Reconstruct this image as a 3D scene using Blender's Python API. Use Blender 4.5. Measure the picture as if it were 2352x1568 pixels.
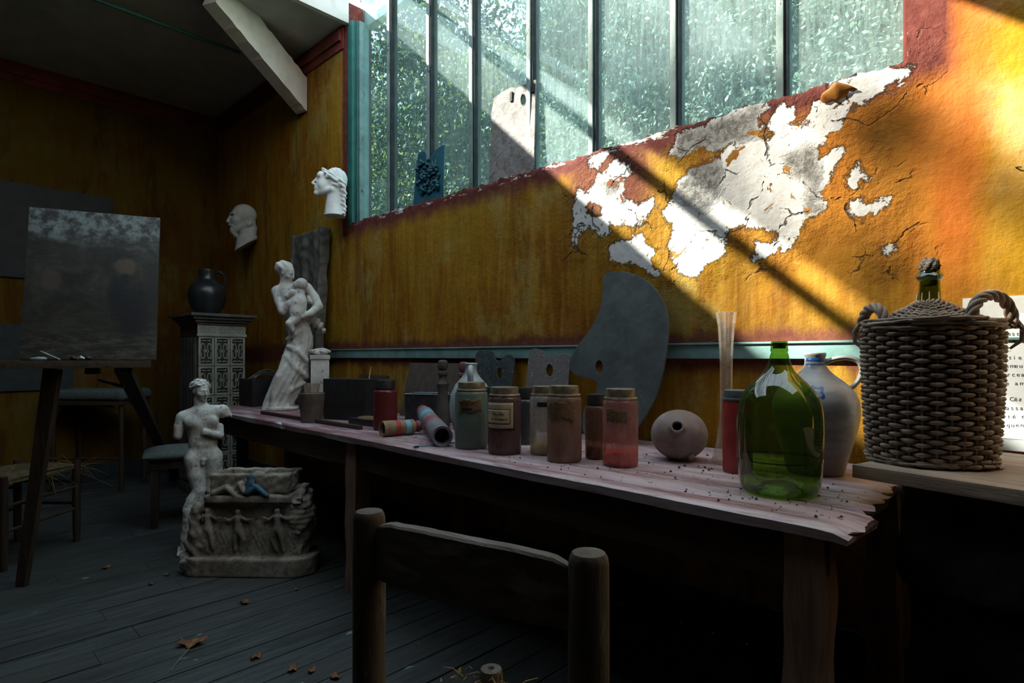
import bpy, bmesh, math, random
import numpy as np
from mathutils import Vector, Matrix, Euler
try:
    import openvdb as vdb
except ImportError:
    import pyopenvdb as vdb

random.seed(7)
RNG = np.random.default_rng(7)
SC = bpy.context.scene
COL = SC.collection
for _o in list(bpy.data.objects):
    bpy.data.objects.remove(_o)

# ------------------------------------------------------------------ camera
F = 1350.0                       # focal length in pixels of the 2352 px wide frame
CXP, HY = 1176.0, 820.0          # principal column, horizon row
CAM = Vector((0.0, -2.277, 1.10))
FW = Vector((-0.6885, 0.7253, 0.0)).normalized()
RT = Vector((FW.y, -FW.x, 0.0))
UP = Vector((0, 0, 1))
cam_d = bpy.data.cameras.new('camera')
cam = bpy.data.objects.new('camera', cam_d)
COL.objects.link(cam)
cam.location = CAM
cam.rotation_euler = (math.pi / 2, 0, math.atan2(-FW.x, FW.y))
cam_d.sensor_width = 36.0
cam_d.lens = F / 2352 * 36.0
cam_d.shift_y = (HY - 784.0) / 2352
cam_d.clip_start = 0.02
SC.camera = cam

# ------------------------------------------------------------------ light
world = bpy.data.worlds.new('sky')
SC.world = world
world.use_nodes = True
_nt = world.node_tree
_bg = _nt.nodes['Background']
_tc = _nt.nodes.new('ShaderNodeTexCoord')
_sep = _nt.nodes.new('ShaderNodeSeparateXYZ')
_rmp = _nt.nodes.new('ShaderNodeValToRGB')
_nt.links.new(_tc.outputs['Generated'], _sep.inputs[0])
_nt.links.new(_sep.outputs['Z'], _rmp.inputs[0])
_rmp.color_ramp.elements[0].position = 0.0
_rmp.color_ramp.elements[0].color = (0.90, 0.93, 0.93, 1)
_rmp.color_ramp.elements[1].position = 0.75
_rmp.color_ramp.elements[1].color = (0.56, 0.71, 0.90, 1)
_nt.links.new(_rmp.outputs[0], _bg.inputs[0])
_bg.inputs[1].default_value = 3.6

SUN_DIR = Vector((1.0, 0.75, -0.88)).normalized()
sun_d = bpy.data.lights.new('sun', 'SUN')
sun_d.energy = 24.0
sun_d.angle = math.radians(0.7)
sun_d.color = (1.0, 0.93, 0.80)
sun = bpy.data.objects.new('sun', sun_d)
COL.objects.link(sun)
sun.rotation_euler = SUN_DIR.to_track_quat('-Z', 'Y').to_euler()
sun.location = (-9, -6, 9)

SC.view_settings.view_transform = 'Standard'
SC.view_settings.look = 'None'
SC.view_settings.gamma = 1
SC.view_settings.use_curve_mapping = False
SC.view_settings.exposure = 0.4
SC.cycles.max_bounces = 10
SC.cycles.diffuse_bounces = 5
SC.cycles.transparent_max_bounces = 24
SC.cycles.caustics_reflective = False
SC.cycles.caustics_refractive = False
SC.cycles.use_denoising = True

# ------------------------------------------------------------------ sight lines
def ray(px, py):
    return FW + RT * ((px - CXP) / F) + UP * ((HY - py) / F)
def at_z(px, py, z):
    d = ray(px, py); t = (z - CAM.z) / d.z
    return CAM + d * t
def at_y(px, py, y):
    d = ray(px, py); t = (y - CAM.y) / d.y
    return CAM + d * t
def at_x(px, py, x):
    d = ray(px, py); t = (x - CAM.x) / d.x
    return CAM + d * t
def at_depth(px, py, Z):
    return CAM + ray(px, py) * Z
def at_plane(px, py, p0, n):
    d = ray(px, py); t = (Vector(p0) - CAM).dot(n) / d.dot(n)
    return CAM + d * t
def depth(p):
    return (Vector(p) - CAM).dot(FW)
def view_yaw(p):
    """rotation about z that turns local +Y away from the lens and local +X to the viewer's right"""
    d = Vector(p) - CAM
    return math.atan2(-d.x, d.y)
def spot(px, pyfront, z0, wpx):
    """centre, radius and scale (m per px) of a round thing whose base touches z0 at row pyfront"""
    c = math.cos(math.atan((px - CXP) / F))
    zf = F * (CAM.z - z0) / (pyfront - HY)
    r = wpx / 2 * zf / F * c
    for _ in range(6):
        zc = zf + r * c
        r = wpx / 2 * zc / F * c
    p = CAM + ray(px, HY) * zc
    return Vector((p.x, p.y, z0)), r, zc / F

# ------------------------------------------------------------------ object helpers
def link(o, parent=None):
    COL.objects.link(o)
    if parent is not None:
        o.parent = parent
    return o
def tag(o, label, cat, group=None, kind=None):
    o['label'] = label
    o['category'] = cat
    if group: o['group'] = group
    if kind: o['kind'] = kind
    return o
def thing(name, loc, label, cat, group=None, rz=0.0):
    o = bpy.data.objects.new(name, None)
    o.empty_display_size = 0.05
    o.location = loc
    o.rotation_euler = (0, 0, rz)
    link(o)
    return tag(o, label, cat, group)
def struct(o):
    o['kind'] = 'structure'
    return o
def mesh_obj(name, verts, faces, mat, parent=None, smooth=True, auto=None):
    me = bpy.data.meshes.new(name)
    me.from_pydata([tuple(v) for v in verts], [], [tuple(int(i) for i in f) for f in faces])
    me.update()
    me.materials.append(mat)
    if smooth:
        me.polygons.foreach_set('use_smooth', [True] * len(me.polygons))
    o = bpy.data.objects.new(name, me)
    link(o, parent)
    if auto is not None and smooth:
        me.set_sharp_from_angle(angle=math.radians(auto))
    return o

class MB:
    """collects shapes and links them as one mesh"""
    def __init__(s):
        s.v = []; s.f = []
    def add(s, v, f):
        b = len(s.v)
        s.v += [Vector(p) for p in v]
        s.f += [[i + b for i in q] for q in f]
        return s
    def box(s, x0, x1, y0, y1, z0, z1, bev=0.0, m=None):
        if bev <= 0:
            v = [(x, y, z) for z in (z0, z1) for y in (y0, y1) for x in (x0, x1)]
            f = [(0, 2, 3, 1), (4, 5, 7, 6), (0, 1, 5, 4), (2, 6, 7, 3), (0, 4, 6, 2), (1, 3, 7, 5)]
        else:
            bm = bmesh.new()
            bmesh.ops.create_cube(bm, size=1.0)
            for q in bm.verts:
                q.co = Vector(((x0 + x1) / 2 + q.co.x * (x1 - x0), (y0 + y1) / 2 + q.co.y * (y1 - y0), (z0 + z1) / 2 + q.co.z * (z1 - z0)))
            bmesh.ops.bevel(bm, geom=bm.edges[:], offset=bev, segments=2, profile=0.7, affect='EDGES')
            bm.verts.index_update()
            v = [q.co.copy() for q in bm.verts]
            f = [[q.index for q in p.verts] for p in bm.faces]
            bm.free()
        if m is not None:
            v = [m @ Vector(p) for p in v]
        return s.add(v, f)
    def lathe(s, prof, n=40, c=(0, 0, 0), sy=1.0, m=None):
        """prof: list of (r, z); r=0 closes with a pole"""
        v = []; f = []; rings = []
        for r, z in prof:
            if r <= 1e-6:
                rings.append([len(v)]); v.append((c[0], c[1], c[2] + z))
            else:
                rings.append(list(range(len(v), len(v) + n)))
                for i in range(n):
                    a = 2 * math.pi * i / n
                    v.append((c[0] + r * math.cos(a), c[1] + r * sy * math.sin(a), c[2] + z))
        for A, B in zip(rings[:-1], rings[1:]):
            if len(A) == 1 and len(B) == 1: continue
            for i in range(n):
                j = (i + 1) % n
                if len(A) == 1: f.append((A[0], B[j], B[i]))
                elif len(B) == 1: f.append((A[i], A[j], B[0]))
                else: f.append((A[i], A[j], B[j], B[i]))
        if m is not None:
            v = [m @ Vector(p) for p in v]
        return s.add(v, f)
    def tube(s, pts, rad, n=8, closed=False, flat=1.0, twist=0.0, caps=True):
        pts = [Vector(p) for p in pts]
        N = len(pts)
        rads = rad if isinstance(rad, (list, tuple)) else [rad] * N
        v = []; f = []
        up = None
        for k in range(N):
            if closed: t = pts[(k + 1) % N] - pts[k - 1]
            else: t = pts[min(k + 1, N - 1)] - pts[max(k - 1, 0)]
            if t.length < 1e-9: t = Vector((0, 0, 1))
            t.normalize()
            if up is None:
                up = Vector((0, 0, 1)) if abs(t.z) < 0.9 else Vector((1, 0, 0))
            a = t.cross(up)
            if a.length < 1e-6: a = t.cross(Vector((1, 0.3, 0)))
            a.normalize(); b = a.cross(t).normalized(); up = b
            for i in range(n):
                an = 2 * math.pi * i / n + twist * k
                v.append(pts[k] + a * (math.cos(an) * rads[k] * flat) + b * (math.sin(an) * rads[k]))
        K = N if closed else N - 1
        for k in range(K):
            o0 = k * n; o1 = ((k + 1) % N) * n
            for i in range(n):
                j = (i + 1) % n
                f.append((o0 + i, o0 + j, o1 + j, o1 + i))
        if not closed and caps:
            f.append(list(range(n - 1, -1, -1)))
            f.append(list(range((N - 1) * n, N * n)))
        return s.add(v, f)
    def ball(s, c, r, n=16, m=8):
        if not isinstance(r, (list, tuple)): r = (r, r, r)
        v = [(c[0], c[1], c[2] - r[2])]; f = []
        for k in range(1, m):
            p = -math.pi / 2 + math.pi * k / m
            for i in range(n):
                a = 2 * math.pi * i / n
                v.append((c[0] + r[0] * math.cos(p) * math.cos(a), c[1] + r[1] * math.cos(p) * math.sin(a), c[2] + r[2] * math.sin(p)))
        v.append((c[0], c[1], c[2] + r[2]))
        for i in range(n):
            f.append((0, 1 + (i + 1) % n, 1 + i))
        for k in range(m - 2):
            for i in range(n):
                j = (i + 1) % n; b = 1 + k * n
                f.append((b + i, b + j, b + n + j, b + n + i))
        b = 1 + (m - 2) * n
        for i in range(n):
            f.append((b + i, b + (i + 1) % n, len(v) - 1))
        return s.add(v, f)
    def obj(s, name, mat, parent=None, smooth=True, auto=40):
        return mesh_obj(name, s.v, s.f, mat, parent, smooth, auto)

def smooth_loop(pts, n=6):
    """Catmull-Rom through a closed outline"""
    out = []; N = len(pts)
    for i in range(N):
        p0, p1, p2, p3 = [np.array(pts[(i + k) % N], float) for k in (-1, 0, 1, 2)]
        for j in range(n):
            t = j / n
            out.append(tuple(0.5 * ((2 * p1) + (-p0 + p2) * t + (2 * p0 - 5 * p1 + 4 * p2 - p3) * t * t + (-p0 + 3 * p1 - 3 * p2 + p3) * t ** 3)))
    return out
def plate(name, outline, holes, thick, mat, parent=None, bev=0.0015):
    """flat board cut to an outline in local XY, local Z is its thickness"""
    cu = bpy.data.curves.new(name, 'CURVE')
    cu.dimensions = '2D'; cu.fill_mode = 'BOTH'
    cu.extrude = max(thick / 2 - bev, 0.0002); cu.bevel_depth = bev; cu.bevel_resolution = 1
    for loop in [outline] + list(holes):
        sp = cu.splines.new('POLY')
        sp.points.add(len(loop) - 1)
        for p, q in zip(sp.points, loop):
            p.co = (q[0], q[1], 0, 1)
        sp.use_cyclic_u = True
    tmp = bpy.data.objects.new('tmp', cu)
    COL.objects.link(tmp)
    me = bpy.data.meshes.new_from_object(tmp.evaluated_get(bpy.context.evaluated_depsgraph_get()))
    bpy.data.objects.remove(tmp); bpy.data.curves.remove(cu)
    me.name = name
    me.materials.clear(); me.materials.append(mat)
    o = bpy.data.objects.new(name, me)
    return link(o, parent)
def text_mesh(name, body, size, mat, parent=None, extrude=0.0004, space=1.0, align='LEFT'):
    cu = bpy.data.curves.new(name, 'FONT')
    cu.body = body; cu.size = size; cu.extrude = extrude; cu.space_character = space; cu.align_x = align
    cu.space_line = 1.0
    tmp = bpy.data.objects.new('tmp', cu)
    COL.objects.link(tmp)
    me = bpy.data.meshes.new_from_object(tmp.evaluated_get(bpy.context.evaluated_depsgraph_get()))
    bpy.data.objects.remove(tmp); bpy.data.curves.remove(cu)
    me.name = name
    me.materials.clear(); me.materials.append(mat)
    o = bpy.data.objects.new(name, me)
    return link(o, parent)

# ------------------------------------------------------------------ sculpting with distance fields
def smin(a, b, k):
    if k <= 0: return np.minimum(a, b)
    h = np.clip(0.5 + 0.5 * (b - a) / k, 0, 1)
    return b * (1 - h) + a * h - k * h * (1 - h)
def smax(a, b, k):
    return -smin(-a, -b, k)
def ell(P, c, r, rot=0.0):
    x, y, z = P[0] - c[0], P[1] - c[1], P[2] - c[2]
    if rot:
        s, q = math.sin(rot), math.cos(rot)
        x, z = q * x + s * z, -s * x + q * z
    d = np.sqrt((x / r[0]) ** 2 + (y / r[1]) ** 2 + (z / r[2]) ** 2)
    return (d - 1) * min(r)
def cap(P, a, b, ra, rb=None):
    if rb is None: rb = ra
    ba = [b[i] - a[i] for i in range(3)]
    L = sum(q * q for q in ba) + 1e-9
    t = np.clip(sum((P[i] - a[i]) * ba[i] for i in range(3)) / L, 0, 1)
    d = np.sqrt(sum((P[i] - a[i] - ba[i] * t) ** 2 for i in range(3)))
    return d - (ra + (rb - ra) * t)
def chain(P, pts, k=0.0):
    """pts: (x, y, z, r) joints"""
    d = None
    for a, b in zip(pts[:-1], pts[1:]):
        q = cap(P, a[:3], b[:3], a[3], b[3])
        d = q if d is None else smin(d, q, k)
    return d
def boxd(P, c, h, r=0.0):
    q = [np.abs(P[i] - c[i]) - (h[i] - r) for i in range(3)]
    out = np.sqrt(sum(np.maximum(t, 0) ** 2 for t in q))
    return out + np.minimum(np.maximum(q[0], np.maximum(q[1], q[2])), 0) - r
def lump(P, s, seed=0):
    """cheap smooth noise, about -1..1"""
    r = np.random.default_rng(seed); o = 0
    for k in range(5):
        w = r.normal(size=3) * s * (1 + 0.6 * k); ph = r.uniform(0, 6.28)
        o = o + np.sin(P[0] * w[0] + P[1] * w[1] + P[2] * w[2] + ph) / (1 + 0.5 * k)
    return o / 2.4
def sculpt(name, fn, lo, hi, vox, scale, mat, parent=None, offset=(0, 0, 0)):
    n = [int((hi[i] - lo[i]) / vox) + 2 for i in range(3)]
    ax = [lo[i] + vox * np.arange(n[i], dtype=np.float32) for i in range(3)]
    P = np.meshgrid(*ax, indexing='ij', sparse=True)
    d = fn([p.astype(np.float32) for p in P]).astype(np.float32)
    d = np.broadcast_to(d, n).copy()
    for a in range(3):                       # keep it closed at the bounds
        idx = [slice(None)] * 3
        for e in (0, -1):
            idx[a] = e; d[tuple(idx)] = np.maximum(d[tuple(idx)], vox * .5)
    g = vdb.FloatGrid(3.0)
    g.copyFromArray(np.clip(d / vox, -3, 3))
    pts, quads = g.convertToQuads(0.0)
    pts = (np.asarray(pts) * vox + np.array(lo)) * scale + np.array(offset)
    o = mesh_obj(name, pts.tolist(), np.asarray(quads)[:, ::-1].tolist(), mat, parent, True)
    bm = bmesh.new(); bm.from_mesh(o.data)
    bmesh.ops.recalc_face_normals(bm, faces=bm.faces[:])
    bm.to_mesh(o.data); bm.free()
    return o
# ------------------------------------------------------------------ materials
class NT:
    def __init__(s, name):
        s.m = bpy.data.materials.new(name); s.m.use_nodes = True
        s.t = s.m.node_tree; s.t.nodes.clear()
        s.out = s.t.nodes.new('ShaderNodeOutputMaterial')
        s._co = None
    def n(s, typ, ins=None, **kw):
        q = s.t.nodes.new('ShaderNode' + typ)
        for k, v in kw.items(): setattr(q, k, v)
        for k, v in (ins or {}).items(): s.set(q.inputs[k], v)
        return q
    def set(s, sock, v):
        if isinstance(v, bpy.types.NodeSocket): s.t.links.new(v, sock)
        elif isinstance(v, bpy.types.Node): s.t.links.new(v.outputs[0], sock)
        elif isinstance(v, (tuple, list)) and len(v) == 3 and sock.type == 'RGBA': sock.default_value = (*v, 1)
        else: sock.default_value = v
    def co(s):
        if s._co is None: s._co = s.n('TexCoord').outputs['Object']
        return s._co
    def map(s, scale=(1, 1, 1), loc=(0, 0, 0), rot=(0, 0, 0), v=None):
        return s.n('Mapping', {'Vector': v or s.co(), 'Scale': scale, 'Location': loc, 'Rotation': rot}).outputs[0]
    def noise(s, sc, detail=4, rough=.55, v=None, dist=0.0):
        return s.n('TexNoise', {'Vector': v or s.co(), 'Scale': sc, 'Detail': detail, 'Roughness': rough, 'Distortion': dist}).outputs[0]
    def voro(s, sc, v=None, feature='F1'):
        return s.n('TexVoronoi', {'Vector': v or s.co(), 'Scale': sc}, feature=feature).outputs[0]
    def rng(s, v, a, b, c=0.0, d=1.0):
        q = s.n('MapRange', {'Value': v, 'From Min': a, 'From Max': b, 'To Min': c, 'To Max': d})
        q.interpolation_type = 'SMOOTHSTEP' if (c, d) in ((0.0, 1.0), (1.0, 0.0)) else 'LINEAR'
        return q.outputs[0]
    def ramp(s, v, stops):
        q = s.n('ValToRGB', {'Fac': v}); e = q.color_ramp.elements
        while len(e) < len(stops): e.new(0.5)
        for k, (p, c) in zip(e, stops):
            k.position = p; k.color = (*c, 1)
        return q.outputs[0]
    def mix(s, f, a, b, mode='MIX'):
        q = s.n('Mix', data_type='RGBA', blend_type=mode)
        for k, v in ((0, f), (6, a), (7, b)):
            s.set(q.inputs[k], v)
        return q.outputs[2]
    def math(s, op, a, b=0.0, clamp=False):
        q = s.n('Math', operation=op, use_clamp=clamp)
        s.set(q.inputs[0], a); s.set(q.inputs[1], b)
        return q.outputs[0]
    def bump(s, h, strength=.5, dist=.01, nrm=None):
        i = {'Height': h, 'Strength': strength, 'Distance': dist}
        if nrm is not None: i['Normal'] = nrm
        return s.n('Bump', i).outputs[0]
    def bsdf(s, col, rough=.8, nrm=None, metal=0.0, spec=.35, coat=0.0):
        i = {'Base Color': col, 'Roughness': rough, 'Metallic': metal, 'Specular IOR Level': spec, 'Coat Weight': coat}
        if nrm is not None: i['Normal'] = nrm
        return s.n('BsdfPrincipled', i).outputs[0]
    def done(s, sh):
        s.t.links.new(sh, s.out.inputs[0]); return s.m

def simple(name, c1, c2=None, sc=12, rough=.8, bump=.3, bd=.003, metal=0.0, spec=.35, specks=None, coat=0.0, stretch=(1, 1, 1), contrast=(.35, .68)):
    t = NT(name)
    c2 = c2 or tuple(q * .6 for q in c1)
    v = t.map(stretch)
    a = t.noise(sc, 6, .62, v)
    col = t.mix(t.rng(a, *contrast), c2, c1)
    if specks:
        w = t.rng(t.noise(sc * 6, 3, .6), .60, .68)
        col = t.mix(w, col, specks)
    b = t.noise(sc * 4, 4, .65, v)
    return t.done(t.bsdf(col, rough, t.bump(b, bump, bd), metal, spec, coat))

def wood(name, c1, c2, along='X', sc=1.0, rough=.75, bump=.5, wear=None, wearamt=(.55, .66)):
    t = NT(name)
    st = {'X': (1.2, 14, 14), 'Y': (14, 1.2, 14), 'Z': (14, 14, 1.2)}[along]
    v = t.map(tuple(q * sc for q in st))
    g = t.noise(3.2, 7, .65, v, .6)
    col = t.mix(t.rng(g, .3, .7), c2, c1)
    if wear:
        w = t.noise(5 * sc, 6, .7, t.map({'X': (.7, 3, 3), 'Y': (3, .7, 3), 'Z': (3, 3, .7)}[along]))
        col = t.mix(t.rng(w, *wearamt), col, wear)
    g2 = t.noise(9, 5, .7, v)
    return t.done(t.bsdf(col, rough, t.bump(g2, bump, .004), spec=.3))

def plaster(name, c1, c2, dirt, sc=9, bump=.35, dirtamt=(.56, .66), rough=.85):
    t = NT(name)
    a = t.noise(sc, 6, .6)
    col = t.mix(t.rng(a, .35, .65), c2, c1)
    d = t.rng(t.noise(sc * 4.6, 6, .75), dirtamt[0], dirtamt[1] + .05)
    col = t.mix(t.math('MULTIPLY', d, .85), col, dirt)
    h = t.noise(sc * 6, 5, .7)
    return t.done(t.bsdf(col, rough, t.bump(h, bump, .003), spec=.3))

def wall_paint(name, peeled):
    """ochre limewash with red bands; peeled wall carries 'peel', 'rough' and 'flake' fields"""
    t = NT(name)
    xyz = t.n('SeparateXYZ', {0: t.co()})
    X, Z = xyz.outputs[0], xyz.outputs[2]
    big = t.noise(1.3, 5, .6)
    streak = t.noise(2.2, 6, .65, t.map((5.5, 5.5, .55)), .3)
    fine = t.noise(26, 6, .7)
    ochre = t.ramp(streak, [(.28, (.34, .12, .008)), (.46, (.58, .24, .012)), (.60, (.68, .33, .015)), (.75, (.70, .30, .02))])
    ochre = t.mix(t.rng(big, .45, .68), ochre, (.64, .37, .03))
    ochre = t.mix(t.rng(big, .50, .30), ochre, (.50, .17, .022))
    ochre = t.mix(t.rng(t.noise(2.4, 6, .7, t.map((1.4, 1.4, .8), (3, 1, 5))), .50, .66), ochre, (.66, .46, .12))
    ochre = t.mix(t.math('MULTIPLY', t.rng(t.noise(3.4, 6, .7, t.map((1.6, 1.6, .35), (7, 1, 2))), .54, .66), .6), ochre, (.24, .10, .02))
    ochre = t.mix(t.rng(t.noise(60, 4, .7), .55, .75), ochre, t.mix(.4, ochre, (.22, .10, .02)))
    if peeled:
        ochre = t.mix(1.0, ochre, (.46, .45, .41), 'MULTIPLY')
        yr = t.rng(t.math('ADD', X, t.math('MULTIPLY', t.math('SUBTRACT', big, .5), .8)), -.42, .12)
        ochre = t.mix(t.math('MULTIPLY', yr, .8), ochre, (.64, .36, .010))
        pal = t.math('MULTIPLY', t.math('MULTIPLY', t.rng(X, -.4, -.1), t.rng(Z, 1.45, 1.8)), t.rng(t.noise(3.1, 5, .65, t.map((1, 1, .8), (5, 0, 2))), .42, .62))  # pale patches paint the washed-out sun highlight at the upper right
        ochre = t.mix(t.math('MULTIPLY', pal, .7), ochre, (.66, .50, .25))
        brushy = t.rng(t.noise(2.0, 7, .72, t.map((12, 12, 1.1)), 1.2), .42, .68)
        ochre = t.mix(t.math('MULTIPLY', brushy, .30), ochre, t.mix(.5, ochre, (.80, .50, .12)))
        # orange run-off stain below the window corner
        st = t.math('ADD', X, t.math('MULTIPLY', t.math('SUBTRACT', t.noise(1.6, 5, .65, t.map((4, 4, .8), (2, 0, 3))), .5), .34))
        stain = t.math('MULTIPLY', t.rng(t.math('ABSOLUTE', t.math('ADD', st, .265)), .15, .0), t.rng(Z, 1.15, 1.55))
        ochre = t.mix(t.math('MULTIPLY', stain, .75), ochre, (.42, .085, .012))
        wide = t.math('MULTIPLY', t.rng(t.math('ABSOLUTE', t.math('ADD', st, .5)), .55, .05), t.rng(Z, 1.1, 1.7))
        ochre = t.mix(t.math('MULTIPLY', wide, .5), ochre, (.66, .20, .03))
        wob = t.math('MULTIPLY', t.math('SUBTRACT', t.noise(5, 5, .7, t.map((1.5, 1, .6))), .5), .16)
        wob2 = t.math('MULTIPLY', t.math('SUBTRACT', t.noise(16, 4, .7), .5), .05)
        Zw = t.math('ADD', Z, t.math('ADD', wob, wob2))
        sill = t.math('MULTIPLY', t.rng(Zw, 1.93, 2.03), t.math('MULTIPLY', t.rng(X, -3.9, -3.86), t.rng(X, -.22, -.30)))
        patch = t.math('MULTIPLY', t.rng(t.math('ABSOLUTE', t.math('ADD', t.math('ADD', X, wob), 1.56)), .30, .14), t.rng(Zw, 1.70, 1.80))
        sill = t.math('MAXIMUM', sill, t.math('MULTIPLY', t.math('MULTIPLY', patch, .85), t.rng(X, -1.0, -1.3)))
        Xw = t.math('ADD', X, t.math('MULTIPLY', wob2, .4))
        jr = t.math('MULTIPLY', t.rng(Xw, -.270, -.285), t.math('MULTIPLY', t.rng(Xw, -.6, -.55), t.rng(Zw, 1.98, 2.1)))
        jl = t.math('MULTIPLY', t.rng(t.math('ABSOLUTE', t.math('ADD', X, 3.83)), .045, .035), t.rng(Z, 1.95, 2.0))
        dado = t.math('MULTIPLY', t.rng(Zw, 1.235, 1.175), t.rng(Zw, 1.02, 1.08))
        red = t.math('MAXIMUM', t.math('MAXIMUM', sill, jr), t.math('MAXIMUM', jl, t.math('MULTIPLY', dado, .9)))
    else:
        wob = t.math('MULTIPLY', t.math('SUBTRACT', t.noise(5, 5, .7), .5), .10)
        Zw = t.math('ADD', Z, wob)
        dado = t.math('MULTIPLY', t.rng(Zw, 1.0, .95), t.rng(Zw, .85, .88))
        red = t.math('MULTIPLY', dado, .25)
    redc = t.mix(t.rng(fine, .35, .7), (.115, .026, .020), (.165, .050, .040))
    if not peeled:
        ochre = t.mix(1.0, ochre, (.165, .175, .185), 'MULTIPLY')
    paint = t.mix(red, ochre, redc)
    hpaint = t.math('ADD', t.math('MULTIPLY', fine, .35), t.math('MULTIPLY', t.noise(7, 5, .65), .22))
    if peeled:
        pe = t.n('Attribute', attribute_name='peel').outputs['Fac']
        ro = t.n('Attribute', attribute_name='rough').outputs['Fac']
        n1 = t.math('MULTIPLY', t.math('SUBTRACT', t.noise(13, 7, .72, dist=.7), .5), .11)
        n2 = t.math('MULTIPLY', t.math('SUBTRACT', t.noise(34, 6, .75), .5), .07)
        d = t.math('ADD', t.math('ADD', pe, -.010), t.math('ADD', n1, n2))
        chips = t.rng(t.noise(17, 6, .75, t.map((1, 1, 1.3), (3.1, 0, 7.7))), .735, .745)
        sillchip = t.math('MULTIPLY', t.rng(t.noise(11, 7, .75, t.map((.45, 1, 1.6))), .53, .55), t.rng(t.math('ADD', Z, t.math('MULTIPLY', wob2, .5)), 2.035, 2.05))
        sillchip = t.math('MULTIPLY', t.math('MULTIPLY', sillchip, t.rng(X, -3.9, -3.0)), t.rng(X, -.38, -.40))
        under = t.math('MAXIMUM', t.rng(d, .003, -.003), t.math('MAXIMUM', t.math('MULTIPLY', chips, t.rng(X, -4.5, -1.0)), sillchip))
        # islands of paint left standing in the bare patch
        isl = t.rng(t.noise(7.5, 5, .66, t.map((1, 1, 1), (9.3, 0, 1.2)), .5), .615, .625)
        isl2 = t.rng(t.noise(19, 6, .72, t.map((1, 1, 1), (1.3, 0, 6.2)), .6), .635, .645)
        under = t.math('MULTIPLY', under, t.math('SUBTRACT', 1.0, t.math('MAXIMUM', isl, isl2)))
        r = t.rng(t.math('ADD', ro, t.math('MULTIPLY', n1, .8)), .02, -.03)
        white = t.mix(t.rng(t.noise(8, 5, .65), .35, .7), (.62, .60, .575), (.80, .785, .77))
        cem = t.mix(t.rng(t.noise(30, 6, .75), .38, .62), (.20, .185, .17), (.52, .50, .48))
        bare = t.mix(r, white, cem)
        cv = t.n('TexVoronoi', {'Vector': t.n('Mix', {0: .18, 4: t.co(), 5: t.n('TexNoise', {'Vector': t.co(), 'Scale': 6, 'Detail': 5}).outputs['Color']}, data_type='VECTOR').outputs[1], 'Scale': 5.5}, feature='DISTANCE_TO_EDGE').outputs[0]
        crack = t.math('MULTIPLY', t.rng(cv, .022, .006), t.math('MULTIPLY', t.rng(d, .13, .03), t.rng(t.noise(9, 4, .6), .48, .58)))
        col = t.mix(under, paint, bare)
        col = t.mix(t.math('MULTIPLY', crack, .75), col, (.05, .035, .025))
        lipd = t.math('MULTIPLY', t.rng(d, -.006, -.001), t.rng(d, .004, .0))
        col = t.mix(t.math('MULTIPLY', lipd, .55), col, (.10, .06, .03))
        edge = t.math('MULTIPLY', t.rng(d, -.014, -.001), t.rng(d, .012, .0))
        hb = t.math('ADD', t.math('MULTIPLY', fine, .3), t.math('MULTIPLY', r, t.math('MULTIPLY', t.noise(42, 6, .8), 2.2)))
        h = t.math('ADD', t.math('MULTIPLY', t.math('SUBTRACT', 1.0, under), t.math('ADD', hpaint, .9)), t.math('MULTIPLY', under, hb))
        crackn = t.math('MULTIPLY', t.rng(d, .10, .02), t.rng(d, .0, .01))
        h = t.math('ADD', h, t.math('MULTIPLY', t.math('MULTIPLY', crackn, t.noise(30, 5, .7)), .9))
        h = t.math('SUBTRACT', h, t.math('MULTIPLY', crack, .8))
        nrm = t.bump(h, 1.0, .012)
        nrm = t.bump(t.noise(9, 4, .6), .5, .012, t.bump(big, .35, .02, nrm))
        rough = .78
    else:
        col = paint; nrm = t.bump(hpaint, .6, .005); rough = .78
    return t.done(t.bsdf(col, rough, nrm, spec=.12))

def glass_thin(name, tint, dust=None, dfac=(.05, .25), streaky=False, gloss=.06, rough=.02, sc=30):
    """thin pane: see-through, fresnel mirror, a film of dust that scatters light both ways"""
    t = NT(name)
    tr = t.n('BsdfTransparent', {'Color': tint}).outputs[0]
    gl = t.n('BsdfGlossy', {'Color': (1, 1, 1), 'Roughness': rough}).outputs[0]
    lw = t.n('LayerWeight', {'Blend': .5}).outputs['Facing']
    f = t.math('ADD', t.math('MULTIPLY', t.math('POWER', lw, 4.5), .85), .02 + gloss * .5, True)
    sh = t.n('MixShader', {0: f, 1: tr, 2: gl}).outputs[0]
    if dust:
        di = t.n('BsdfDiffuse', {'Color': dust}).outputs[0]
        tl = t.n('BsdfTranslucent', {'Color': dust}).outputs[0]
        du = t.n('MixShader', {0: .45, 1: di, 2: tl}).outputs[0]
        if streaky:
            a = t.noise(6, 5, .7, t.map((9, 9, .9)))
            b = t.noise(60, 4, .8, t.map((1, 1, .25)))
            c = t.noise(1.6, 3, .5)
            dr = t.noise(13, 5, .8, t.map((9, 9, .5), (3, 0, 1)))
            k = t.math('ADD', t.math('ADD', t.math('MULTIPLY', a, .28), t.math('MULTIPLY', dr, .25)), t.math('ADD', t.math('MULTIPLY', b, .27), t.math('MULTIPLY', c, .20)))
        else:
            k = t.noise(sc, 5, .7)
        fac = t.rng(k, .41, .60, dfac[0], dfac[1])
        if streaky:
            px = t.n('SeparateXYZ', {0: t.co()}).outputs[0]
            fac = t.math('MULTIPLY', fac, t.rng(px, -3.3, -1.7, .26, .75))
            dfac = (0.015, 1)
        fac = t.math('MAXIMUM', fac, dfac[0])
        sh = t.n('MixShader', {0: fac, 1: sh, 2: du}).outputs[0]
    return t.done(sh)

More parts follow.
